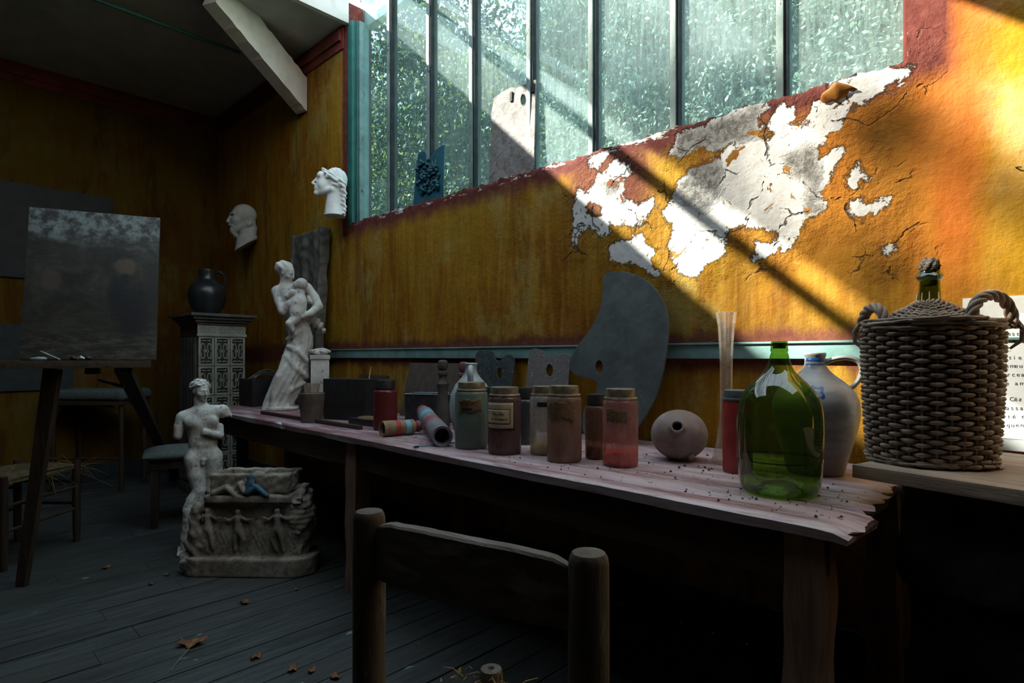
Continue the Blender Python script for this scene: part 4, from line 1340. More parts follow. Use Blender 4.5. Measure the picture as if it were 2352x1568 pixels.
# ---- pale blue jug behind the jars
def blue_jug():
    c, r, k = spot(1082, 1010, ZT, 100)
    root = thing('glazed_jug', c, 'pale blue glazed jug standing behind the sage green jar', 'jug', None, view_yaw(c))
    def z(y): return CAM.z - (y - HY) * k - ZT
    m = MB()
    P = [(0, 0), (.6, 0), (.72, .01), (.95, z(960)), (1.0, z(930)), (.93, z(905)), (.72, z(882)), (.46, z(868)), (.30, z(857)), (.25, z(845)), (.27, z(838)), (.30, z(835)), (.27, z(833)), (.2, z(836))]
    m.lathe([(a * r, b) for a, b in P], 40); m.obj('jug_body', M['bluejug'], root, auto=60)
    MB().tube([(0, -.2 * r, z(845)), (-.02 * r, -.42 * r, z(842)), (-.03 * r, -.62 * r, z(850)), (-.03 * r, -.70 * r, z(862)), (-.02 * r, -.66 * r, z(876))], .10 * r, 10, flat=1.4).obj('handle', M['bluejug'], root)
blue_jug()

# ---- palettes
def flat_thing(name, label, px_outline, px_hole, p0, tilt, thick, mat, hole_r=None, k=1, o=(0, 0), smooth=5, cat='palette'):
    """board leaning back against the wall; p0 lies on its front face, tilt = lean of its top towards the wall"""
    n = Vector((0, -math.cos(tilt), math.sin(tilt)))
    u = Vector((1, 0, 0)); v = Vector((0, math.sin(tilt), math.cos(tilt)))
    def loc(x, y):
        d = at_plane(o[0] + x / k, o[1] + y / k, p0, n) - Vector(p0)
        return (d.dot(u), d.dot(v))
    out = smooth_loop([loc(*q) for q in px_outline], smooth) if smooth else [loc(*q) for q in px_outline]
    holes = []
    for (cx, cy, rx, ry) in px_hole:
        holes.append([loc(cx + rx * math.cos(a), cy + ry * math.sin(a)) for a in [2 * math.pi * i / 24 for i in range(24)]])
    lo = min(q[1] for q in out)
    # the lowest point rests on the support
    rest = Vector(p0) + v * lo
    ob = plate(name, out, holes, thick, mat)
    Mx = Matrix(((u.x, v.x, n.x, p0[0]), (u.y, v.y, n.y, p0[1]), (u.z, v.z, n.z, p0[2]), (0, 0, 0, 1)))
    ob.matrix_world = Mx @ Matrix.Translation((0, 0, -thick / 2))
    return tag(ob, label, cat), rest
def lean(px, py_bottom, ybot, ytop, ztop, z0=ZT):
    """plane whose foot stands at ybot and whose top (height ztop) touches ytop"""
    tilt = math.atan2(ytop - ybot, ztop - z0)
    p = at_y(px, py_bottom, ybot); return (p.x, ybot, z0), tilt
p0, tl = lean(1420, 1030, -.215, -.036, 1.50)
flat_thing('palette', 'large dark grey kidney shaped palette leaning on the wall behind the jars',
    [(625, 100), (700, 73), (790, 78), (880, 110), (960, 170), (1020, 250), (1060, 350), (1073, 470), (1060, 600), (1030, 780), (990, 920), (930, 1040), (860, 1140), (770, 1215), (660, 1245), (560, 1245), (490, 1200), (475, 1100), (500, 1000), (560, 920), (583, 862), (560, 822), (500, 805), (440, 790), (400, 760), (385, 720), (400, 670), (440, 590), (500, 510), (560, 420), (600, 320), (615, 220)],
    [(590, 730, 28, 46)], p0, tl, .008, M['greypal'], k=3.016, o=(1180, 600))
p0, tl = lean(1255, 1000, -.13, -.045, 1.155)
flat_thing('palette', 'small grey wooden palette with an oval hole, beside the large dark one',
    [(115, 622), (194, 620), (200, 650), (240, 664), (290, 650), (340, 640), (384, 652), (388, 690), (372, 900), (355, 1180), (70, 1180), (85, 865)],
    [(247, 755, 26, 44)], p0, tl, .006, M['woodpal'], k=3.016, o=(1180, 600), smooth=3)
p0, tl = lean(1140, 985, -.12, -.04, 1.15)
flat_thing('palette', 'small blackened palette with a deep thumb notch, left of the grey one',
    [(1545, 158), (1735, 152), (1758, 215), (1790, 262), (1840, 265), (1895, 215), (1955, 190), (2008, 215), (2022, 290), (1985, 600), (1930, 980), (1830, 1120), (1640, 1080), (1530, 800), (1525, 400)],
    [(1832, 430, 36, 74)], p0, tl, .006, M['blackpal'], k=5.6, o=(820, 780), smooth=4)
# on the window sill
WS = WZ0 - .03
p0, tl = lean(1180, 300, .030, .060, 2.75, WS)
ob, _ = flat_thing('palette', 'tall rectangular palette crusted with paint on the window sill', [(1068, 680), (1120, 640), (1190, 603), (1222, 612), (1242, 602), (1300, 575), (1357, 552), (1350, 900), (1340, 1330), (1030, 1330), (1045, 1000), (1052, 780)],
    [(1272, 692, 20, 42)], p0, tl, .008, M['dirtypal'], k=3.015, o=(780, 0), smooth=0)
for q in ((1193, 672, 9, 26), (1342, 612, 11, 22)):
    n_ = Vector((0, -math.cos(tl), math.sin(tl)))
    a = at_plane(780 + q[0] / 3.015, q[1] / 3.015, p0, n_)
    MB().box(-q[2] * .0009, q[2] * .0009, -.008, .0, -q[3] * .001, q[3] * .001, .001, Matrix.Translation(ob.matrix_world.inverted() @ a) @ ob.matrix_world.inverted().to_3x3().to_4x4()).obj('clip', M['darkiron'], ob)
p0, tl = lean(985, 440, .025, .058, 2.5, WS)
ob, _ = flat_thing('palette', 'blue palette under a thick crust of teal paint on the sill', [(545, 1062), (575, 1045), (592, 1052), (605, 1072), (622, 1086), (640, 1075), (655, 1045), (690, 1020), (726, 998), (718, 1250), (712, 1480), (505, 1480), (528, 1180), (538, 1100)],
    [(655, 1118, 14, 26)], p0, tl, .006, M['bluepal'], k=3.015, o=(780, 0), smooth=0)
def crust(ob, p0, tl):
    n_ = Vector((0, -math.cos(tl), math.sin(tl))); inv = ob.matrix_world.inverted()
    r = random.Random(4); m = MB()
    for i in range(170):
        x = r.uniform(545, 690); y = r.uniform(1110, 1345)
        if ((x - 615) / 85) ** 2 + ((y - 1225) / 135) ** 2 > 1: continue
        if abs(x - 655) < 22 and abs(y - 1118) < 36: continue
        a = inv @ at_plane(780 + x / 3.015, y / 3.015, p0, n_)
        s = r.uniform(.008, .02)
        m.ball((a.x, a.y, a.z + r.uniform(-.004, .012)), (s, s * r.uniform(.5, 1), s * r.uniform(.4, .9)), 8, 5)
    m.obj('paint_crust', M['crust'], ob)
crust(ob, p0, tl)

# ---- skittles (turned, striped) and knobbed pegs
def skittle_mesh(root, L, R, cols, mt):
    """body along local z: hollow foot at 0, ball at L"""
    sec = [(0, .30, cols[0]), (.30, .42, cols[1]), (.42, .56, cols[0]), (.56, .68, cols[2]), (.68, .78, cols[0])]
    def prof(a, b):
        out = []
        for i in range(7):
            t = a + (b - a) * i / 6
            rr = R * (1.0 - .06 * t + .03 * math.sin(t * 9))
            out.append((rr, t * L))
        return out
    m = MB(); m.lathe([(R * .70, .08 * L), (R * .74, .004)] + prof(0, .30), 28, m=mt); m.obj('body', M[cols[0]], root)
    for a, b, c in sec[1:]:
        q = MB(); q.lathe(prof(a, b), 28, m=mt); q.obj('stripe', M[c], root)
    h = MB(); h.lathe([(R * .95, .78 * L), (R * .88, .81 * L), (R * .6, .835 * L), (R * .42, .85 * L), (R * .42, .86 * L), (R * .70, .885 * L), (R * .78, .93 * L), (R * .66, .975 * L), (R * .35, .997 * L), (0, 1.0 * L)], 28, m=mt)
    h.obj('knob', M[cols[3]], root)
    MB().lathe([(0, .07 * L), (R * .72, .07 * L)], 20, m=mt).obj('hollow', M['ink'], root)  # black disc painting the shade in the open foot
def lying(pa, pb, R, name, label, cols, lift=0.0):
    a = at_z(*pa, ZT + R); b = at_z(*pb, ZT + R + lift)
    d = b - a; L = d.length
    root = thing(name, (a.x, a.y, a.z), label, 'skittle', 'wooden skittles lying on the bench')
    q = Vector((0, 0, 1)).rotation_difference(d.normalized()).to_matrix().to_4x4()
    skittle_mesh(root, L, R, cols, q)
lying((877, 985), (966, 978), .036, 'skittle', 'tan wooden skittle with red and blue stripes, lying level', ('turned', 'red', 'skyblue', 'pinkwood'))
lying((1016, 1002), (969, 941), .042, 'skittle', 'mauve wooden skittle with pink and blue bands, hollow end forward', ('mauve', 'pinkwood', 'skyblue', 'pinkwood'), .035)
def peg(px, ytop, yb, w, mat, label):
    c, r, k = spot(px, yb, ZT, w)
    root = thing('turned_finial', c, label, 'finial', None)
    def z(y): return CAM.z - (y - HY) * k - ZT
    yt = ytop
    h = [(0, 0), (1.25, 0), (1.3, .02), (1.05, z(yt + 95)), (.85, z(yt + 70)), (1.1, z(yt + 55)), (.7, z(yt + 46)), (.62, z(yt + 38)), (.98, z(yt + 33)), (.98, z(yt + 28)), (.62, z(yt + 25)), (.85, z(yt + 20)), (1.0, z(yt + 12)), (.86, z(yt + 4)), (.5, z(yt + .8)), (0, z(yt))]
    MB().lathe([(a * r, b) for a, b in h], 28).obj('finial_body', M[mat], root)
M['finial1'] = simple('brown_grey_finial', (.10, .080, .070), (.06, .048, .042), 20, .7, .3)
M['finial2'] = simple('dusty_rose_finial', (.20, .085, .080), (.12, .05, .048), 20, .7, .3)
peg(1017, 826, 985, 26, 'finial1', 'brown turned finial with a ball top in front of the leaning board')
peg(1066, 830, 985, 27, 'finial2', 'dusty red turned finial with a ball top beside the pale blue jug')

# ---- bits on the left half of the bench
def boxy(name, label, cat, a, b, depthy, z0, h, mat, open_top=False, rz=None, wall=.004):
    """box whose front bottom edge runs between two table points"""
    A = at_z(*a, z0); B = at_z(*b, z0)
    d = (B - A); L = d.length; ang = math.atan2(d.y, d.x)
    root = thing(name, ((A.x + B.x) / 2, (A.y + B.y) / 2, z0), label, cat, None, ang)
    m = MB()
    if open_top:
        m.box(-L / 2, L / 2, 0, wall, 0, h); m.box(-L / 2, L / 2, depthy - wall, depthy, 0, h)
        m.box(-L / 2, -L / 2 + wall, wall, depthy - wall, 0, h); m.box(L / 2 - wall, L / 2, wall, depthy - wall, 0, h)
        m.box(-L / 2 + wall, L / 2 - wall, wall, depthy - wall, 0, wall)
        m.obj('box_body', M[mat], root, smooth=False)
        MB().tube([(-L / 2, 0, h), (L / 2, 0, h), (L / 2, depthy, h), (-L / 2, depthy, h)], .0025, 6, True).obj('rim', M['silver'], root)
    else:
        m.box(-L / 2, L / 2, 0, depthy, 0, h, .003); m.obj('box_body', M[mat], root)
    return root, L
boxy('tin_box', 'open dark tin box with a bright worn rim behind the skittles', 'box', (930, 968), (1042, 971), .14, ZT, .155, 'tin', True)
boxy('black_box', 'black upright box with a brush leaning on it near the statue', 'box', (742, 962), (838, 968), .12, ZT, .235, 'lidblack')
t_, L_ = boxy('paint_tray', 'shallow dark tray heaped with dried rust coloured paint', 'tray', (800, 974), (866, 982), .10, ZT, .035, 'tin')
MB().ball((0, .05, .034), (L_ * .40, .042, .014), 16, 8).obj('dried_paint', M['labelbrown'], t_)
def slat():
    A = at_z(598, 951, ZT); B = at_z(824, 987, ZT)
    d = B - A; L = d.length
    root = thing('wood_strip', ((A.x + B.x) / 2, (A.y + B.y) / 2, ZT), 'thin dark wooden strip lying along the front edge of the bench', 'strip', None, math.atan2(d.y, d.x))
    MB().box(-L / 2, L / 2, 0, .022, 0, .020, .002).obj('strip_body', M['darkwoodx'], root)
slat()
def pot():
    c, r, k = spot(716, 972, ZT, 62)
    root = thing('clay_pot', c, 'dull clay pot holding a glass tumbler beside the mother statue', 'pot', None)
    def z(y): return CAM.z - (y - HY) * k - ZT
    MB().lathe([(0, 0), (.78, 0), (.80, .004), (.97, z(910)), (1.0, z(903)), (.9, z(902)), (.86, z(908)), (0, z(915))] and [(0, 0), (.78 * r, 0), (.80 * r, .004), (.97 * r, z(910)), (1.0 * r, z(903)), (.9 * r, z(902)), (.86 * r, z(908)), (0, z(912))], 32).obj('pot_body', M['terra'], root)
    g = thing('glass_tumbler', (c.x, c.y, c.z + z(911)), 'small clear glass tumbler standing in the clay pot', 'glass', None)
    s = .62 * r; zt = z(880) - z(911)
    MB().lathe([(0, .002), (s * .8, .002), (s, zt), (s * .94, zt), (s * .76, .006)], 28).obj('tumbler_body', M['clearglass'], g)
pot()
def brush(name, label, a, b, za, zb, mat, tip):
    A = at_z(*a, za); B = at_z(*b, zb)
    root = thing(name, A, label, 'brush')
    d = B - A
    MB().tube([Vector((0, 0, 0)), d * .5, d * .8, d], [.0025, .004, .0032, .002], 8).obj('brush_handle', M[mat], root)
    MB().tube([Vector((0, 0, 0)), -d * .08, -d * .15], [.004, .005, .0015], 8).obj('bristles', M[tip], root)
brush('paint_brush', 'teal paint brush lying flat by the green jar foot', (962, 1025), (1047, 1016), ZT + .006, ZT + .008, 'teal', 'darkiron')
def up_brush():
    # leans in the black box's right side
    A = at_z(833, 960, ZT + .004); 
    B = at_depth(852, 842, depth(A) + .05)
    root = thing('paint_brush', A, 'pale handled paint brush leaning upright against the black box', 'brush')
    d = B - A
    MB().tube([d * .40, d * .6, d * .85, d], [.003, .0045, .004, .003], 8).obj('brush_handle', M['brush'], root)
    MB().tube([Vector((0, 0, 0)), d * .2, d * .40], [.012, .010, .004], 8).obj('bristles', M['darkiron'], root)
up_brush()
def leaning_board(label, a, b, ytop, yw, tilt_y, mat, name='board'):
    A = at_y(*a, yw); B = at_y(*b, yw)
    zt = at_y(a[0], ytop, yw + tilt_y).z
    root = thing(name, ((A.x + B.x) / 2, yw, ZT), label, 'board')
    L = B.x - A.x; h = zt - ZT
    q = Matrix.Rotation(-math.atan2(tilt_y, h), 4, 'X')
    MB().box(-L / 2, L / 2, 0, .010, 0, h, .002, q).obj('board_panel', M[mat], root)
M['boardbrown'] = wood('brown_board', (.10, .075, .058), (.055, .042, .034), 'Z', 1, .75, .4)
leaning_board('brown wooden board leaning on the wall behind the tin box', (918, 930), (1040, 930), 829, -.12, .085, 'boardbrown')
leaning_board('dark board leaning on the wall behind the black box', (805, 900), (872, 900), 856, -.12, .07, 'darkwood')

# crumbs of old plaster and leaf on the bench
def crumbs():
    r = random.Random(12); m = MB()
    def one(x, y, s):
        n = 6
        c = Vector((x, y, ZT + s * .45))
        v = []
        for i in range(n):
            a = 2 * math.pi * i / n + r.uniform(-.4, .4)
            v.append(c + Vector((math.cos(a) * s * r.uniform(.5, 1), math.sin(a) * s * r.uniform(.4, 1), r.uniform(-.45, .1) * s)))
        v.append(c + Vector((0, 0, s * r.uniform(.3, .9)))); v.append(c - Vector((0, 0, s * .3)))
        f = []
        for i in range(n):
            f.append((i, (i + 1) % n, n)); f.append(((i + 1) % n, i, n + 1))
        m.add(v, f)
    for i in range(420):
        px = r.uniform(900, 1990); y0 = 1005 + (px - 860) * .19
        py = y0 - r.uniform(6, 130) * (.35 + .65 * (px - 860) / 1100)
        p = at_z(px, py, ZT)
        if p.y > -.04 or p.x > -.37 or p.y < -.90 + .03 or py < 940: continue
        one(p.x, p.y, r.choice((.0014, .002, .0028, .004)) * (1 if r.random() < .9 else 1.5))
    for px, py in ((1560, 1075), (1573, 1071), (1604, 1073), (1619, 1074), (1634, 1078), (1490, 1065), (1541, 1083), (1485, 1045), (1625, 1047), (1615, 1082), (1628, 1081)):
        p = at_z(px, py, ZT); one(p.x, p.y, .0065)
    o = m.obj('debris_crumbs', M['crumb'], None, smooth=False)
    tag(o, 'dark crumbs of plaster and bark strewn over the bench top', 'debris', None, 'stuff')
crumbs()
# ------------------------------------------------------------------ shelf on the right: plinth, slab, wicker demijohn, text board
ZS = 0.83
def plinth():
    A = at_z(2016, 1100, ZS - .033)
    a = Vector((-.318, -.575, 0)); ang = -.255
    root = thing('rough_plinth', (a.x, a.y, 0), 'crumbling black plinth carrying the shelf slab at the right', 'plinth', None, ang)
    h = ZS - .034
    def fn(P):
        d = boxd(P, (.45, .27, .2), (.445, .25, .62), .02)
        d = d + .011 * lump(P, 21, 1) + .006 * lump(P, 55, 2) + .004 * lump(P, 120, 3)
        # a step where the lower course sets back, and an arch opening
        low = boxd(P, (.45, -.02, .10), (.6, .09, .44), .02)
        d = np.maximum(d, -low)
        arch = cap(P, (.62, -.3, .10), (.62, .3, .10), .20)
        d = np.maximum(d, -arch)
        return np.maximum(d, P[2] - h)
    o = sculpt('plinth_block', fn, (-.03, -.02, 0), (.93, .56, h + .02), .013, 1.0, M['rough'], root)
    # slab
    s0 = at_z(1957, 1066, ZS); s1 = at_z(2352, 1126, ZS)
    ang = math.atan2(s1.y - s0.y, s1.x - s0.x)
    sl = thing('shelf_slab', (s0.x, s0.y, ZS - .033), 'dusty thick wooden slab under the wicker demijohn', 'shelf', None, ang)
    m = MB()
    L, D = 1.3, .56
    m.box(0, L, 0, D, 0, .033, .003)
    m.obj('slab_board', M['slab'], sl)
plinth()

def text_board():
    p0 = (at_y(2206, 900, -.055).x, -.055, ZS)
    zt = 1.283
    tilt = math.atan2(.05, zt - ZS)
    root = thing('text_board', p0, 'grey board with a typed sheet behind the wicker demijohn', 'sign', None)
    root.rotation_euler = (-tilt, 0, 0)
    h = (zt - ZS) / math.cos(tilt) - .002
    m = MB(); v = []
    Lb = .62
    m.box(0, Lb, 0, .004, 0, h); m.obj('backing_board', M['board'], root, smooth=False)
    sh = plate('paper_sheet', [(.07, .035), (Lb - .02, .030), (Lb - .02, h - .05), (.10, h - .055), (.072, h - .15)], [], .0012, M['paper'], root, .0002)
    sh.rotation_euler = (math.pi / 2, 0, 0); sh.location = (0, -.0008, 0)
    lines = [('reste', 765), ('47 est', 781.5), ('NY.', 801), ('s tie', 819.5), ('demeu', 838.5), ('bercea', 858.5), ('re am', 878.5), ('', 0), (', Céz', 915), ('Cassa', 935.5), ('cité d', 955), ('réquen', 974.5)]
    inv = root.matrix_basis.inverted()
    nrm = (root.matrix_basis.to_3x3() @ Vector((0, -1, 0)))
    starts = [2303, 2293, 2297, 2296, 2298, 2292, 2299, 0, 2297, 2300, 2293, 2290]
    for (tx, y), x in zip(lines, starts):
        if not tx: continue
        x0 = x
        for ch in tx:
            if ch != ' ':
                a = inv @ at_plane(x0, y + 5.5, root.matrix_basis @ Vector((0, -.003, 0)), nrm)
                o = text_mesh('lettering', ch, .0165, M['inkgrey'], sh, .0001)
                o.location = (a.x, a.z, .0012)
            x0 += 10.6
    # slab bottom rests on the shelf
text_board()

def wicker():
    c, r, k = spot(2135, 1078, ZS, 290)
    root = thing('wicker_demijohn', c, 'green demijohn in a brown wicker basket with two braided handles', 'demijohn', None, view_yaw(c))
    def z(y): return CAM.z - (y - HY) * k - ZS
    zr = z(748)
    R0, R1 = r * .985, r * 1.09
    def rad(t): return R0 + (R1 - R0) * t + r * .02 * math.sin(math.pi * t)
    S = 30                                     # stakes
    # dark jar core seen through the weave
    core = MB(); core.lathe([(0, .004), (R0 * .94, .004), (R1 * .94, zr - .01), (R1 * .90, zr)], 48)
    core.obj('inner_jar', M['jugdark'], root)
    # stakes
    for i in range(S):
        pass
    st = MB()
    for i in range(S):
        a = 2 * math.pi * i / S
        st.tube([(rad(t) * math.cos(a), rad(t) * math.sin(a), .004 + (zr - .004) * t) for t in np.linspace(0, 1, 8)], .0034, 6)
    st.obj('stakes', M['wicker'], root)
    # weave: every rod passes before one stake and behind the next
    wv = MB(); rows = 30; n = S * 8
    for q in range(rows):
        t = (q + .5) / rows
        rr = random.Random(q)
        ph = math.pi * (q % 2)
        pts = []; rd = []
        zz = .006 + (zr - .012) * t
        jit = [rr.uniform(-.0016, .0016) for _ in range(S + 1)]
        for i in range(n):
            a = 2 * math.pi * i / n
            s = i / 8.0
            w = math.cos(math.pi * s + ph)
            jj = jit[int(s) % S] * (1 - s % 1) + jit[(int(s) + 1) % S] * (s % 1)
            pts.append(((rad(t) + .0062 * w + .001) * math.cos(a), (rad(t) + .0062 * w + .001) * math.sin(a), zz + jj + .0012 * math.sin(a * 2 + q * .3)))
            rd.append(.0046 + .0016 * w)
        wv.tube(pts, rd, 6, True)
    wv.obj('woven_side', M['wicker'], root, auto=80)
    # shoulder: conical weave up to the neck
    sd = MB()
    zs = z(697); rn = r * .19
    cr = 19
    MB().lathe([(R1 * .93, zr - .004), (r * .62, zr + (zs - zr) * .52), (rn * .95, zs)], 48).obj('shoulder_core', M['jugdark'], root)
    for q in range(cr):
        t = q / (cr - 1)
        rq = R1 * .94 + (rn * 1.06 - R1 * .94) * t
        zq = zr + .002 + (zs - zr) * (t ** 1.12)
        pts = []; rd = []
        for i in range(n):
            a = 2 * math.pi * i / n; w = math.cos(math.pi * i / 8 + math.pi * (q % 2))
            pts.append((rq * math.cos(a), rq * math.sin(a), zq + .0042 * w + .001 * math.sin(3 * a + q)))
            rd.append((.0044 + .0012 * w) * (1 - .35 * t))
        sd.tube(pts, rd, 6, True)
    for i in (3, 11, 15, 19, 22, 26):
        a = 2 * math.pi * (i + .5) / S
        e = 1.1 + .25 * random.Random(i).random()
        sd.tube([(rn * 1.1 * math.cos(a), rn * 1.1 * math.sin(a), zs - .004), (rn * 1.02 * math.cos(a), rn * 1.02 * math.sin(a), zs + .022 * e)], [.003, .0012], 5)
    sd.obj('woven_shoulder', M['wicker'], root, auto=80)
    # rope rim and foot: bundles of loose rods
    for nm, zz, rr0, cnt, spread in (('rim', zr + .002, R1 * 1.02, 9, .012), ('foot_rim', .010, R0 * 1.02, 6, .008)):
        b = MB(); rg = random.Random(len(nm))
        for i in range(cnt * 5):
            a0 = rg.uniform(0, 6.28); ln = rg.uniform(.7, 1.6); dz = rg.uniform(-spread, spread); dr = rg.uniform(-.002, .009); sl = rg.uniform(-.014, .014)
            b.tube([((rr0 + dr + .004 * math.sin(j)) * math.cos(a0 + ln * j / 12), (rr0 + dr + .004 * math.sin(j)) * math.sin(a0 + ln * j / 12), zz + dz + sl * (j / 12 - .5)) for j in range(13)], rg.uniform(.0028, .0046), 6)
        b.obj(nm, M['wicker'], root, auto=80)
    # braided handles at both sides
    for side, px0, px1, pyt in ((-1, 1976, 2040, 698), (1, 2218, 2308, 682)):
        hd = MB()
        zt = z(pyt)
        cx = side * R1 * .86
        ax = [(px0 - 2135) * k * .86, (px1 - 2135) * k * .86]
        path = []
        for i in range(31):
            t = i / 30; an = math.pi * t
            x = (ax[0] + ax[1]) / 2 - math.cos(an) * (ax[1] - ax[0]) / 2
            y = -.055 * math.cos(an) * side - .02
            zz = zr - .01 + (zt - zr + .006) * math.sin(an) ** .8
            path.append(Vector((x, y, zz)))
        for s in range(4):
            pts = []
            for i, p in enumerate(path):
                tg = (path[min(i + 1, 30)] - path[max(i - 1, 0)]).normalized()
                u = tg.cross(Vector((0, 1, .2))).normalized(); v = tg.cross(u)
                th = i * .42 + s * math.pi / 2
                pts.append(p + u * math.cos(th) * .0085 + v * math.sin(th) * .0085)
            hd.tube(pts, .0062, 7)
        # a rod end looping down over the rim
        e = path[0] if side < 0 else path[-1]
        hd.tube([e + Vector((0, 0, .03)), e + Vector((side * .018, -.004, .0)), e + Vector((side * .016, -.006, -.03)), e + Vector((-side * .006, -.01, -.05))], [.006, .006, .005, .003], 7)
        hd.obj('handle', M['wicker'], root, auto=80)
    # neck
    nk = MB()
    pr = [(rn * 1.25, zs - .05), (rn * 1.02, zs), (rn * .92, z(660)), (rn * .90, z(645)), (rn * 1.15, z(641)), (rn * 1.22, z(636)), (rn * 1.1, z(631)), (rn * .96, z(628)), (rn * .92, z(622)), (rn * .8, z(621)), (rn * .76, z(630))]
    nk.lathe(pr, 40); nk.obj('bottle_neck', M['neckglass'], root)
    # wadded rag stopper
    rr = rn * .86
    def fn(P):
        d = ell(P, (0, 0, 0), (1.0, 1.0, .95)) + .16 * lump(P, 4.5, 5) + .08 * lump(P, 10, 6)
        d = np.minimum(d, cap(P, (0, 0, -.3), (0, 0, -2.2), .72) + .05 * lump(P, 7, 8))
        return d
    sculpt('rag_stopper', fn, (-1.5, -1.5, -2.4), (1.5, 1.5, 1.4), .07, rr, M['rag'], root, (0, 0, z(610)))
wicker()

def nail():
    p = at_y(2337, 385, 0)
    o = thing('bent_nail', (p.x, 0, p.z), 'small dark bent nail sticking out of the yellow wall', 'nail')
    MB().tube([(-.001, .004, 0), (-.003, -.008, .0), (.004, -.011, -.001), (.010, -.012, -.004)], [.0022, .0022, .002, .0016], 7).obj('nail_shaft', M['darkiron'], o)
nail()
# ------------------------------------------------------------------ plaster casts and statues
def setup_cast(name, label, cat, px, py, loc, k):
    """thing turned square to the sight line; returns root, metres per 100 zoom px"""
    root = thing(name, loc, label, cat, None, view_yaw(loc))
    u = 100.0 / k * depth(loc) / F
    return root, u
def wall_cut(root, u):
    """world y < -0.002 expressed in sculpt units"""
    rz = root.rotation_euler[2]; y0 = root.location.y
    s, c = math.sin(rz), math.cos(rz)
    return lambda P: (y0 + 0.002) / u + s * P[0] + c * P[1]
def mirror(fn):
    return lambda P: np.minimum(fn(P, 1), fn(P, -1))

def head_sdf(P, c, s, yaw, pitch=0.0):
    dx, dy, dz = (P[0] - c[0]) / s, (P[1] - c[1]) / s, (P[2] - c[2]) / s
    X = dx * math.cos(yaw) + dy * math.sin(yaw); f = dx * math.sin(yaw) - dy * math.cos(yaw)
    Y = -(f * math.cos(pitch) - dz * math.sin(pitch)); Z = dz * math.cos(pitch) + f * math.sin(pitch)
    Q = [X, Y, Z]; S = [np.abs(X), Y, Z]
    d = ell(Q, (0, .1, .25), (.72, .88, .80))
    d = smin(d, ell(Q, (0, -.26, -.25), (.57, .58, .80)), .15)
    d = smin(d, ell(Q, (0, -.52, -.86), (.25, .25, .2)), .15)
    d = smin(d, ell(S, (.36, -.52, -.26), (.24, .24, .26)), .12)
    d = smin(d, cap(S, (.0, -.82, .14), (.42, -.66, .12), .09, .07), .08)
    d = smax(d, -ell(S, (.27, -.88, -.03), (.19, .16, .10)), .05)
    d = smin(d, ell(S, (.27, -.70, -.04), (.13, .11, .085)), .02)
    d = smin(d, cap(Q, (0, -.84, .08), (0, -1.02, -.30), .075, .10), .06)
    d = smin(d, ell(S, (.09, -.92, -.35), (.08, .1, .07)), .04)
    d = smin(d, ell(Q, (0, -.80, -.55), (.20, .12, .055)), .03)
    d = smin(d, ell(Q, (0, -.78, -.66), (.17, .12, .06)), .03)
    d = smin(d, ell(S, (.72, .06, -.05), (.07, .17, .23)), .04)
    return d * s

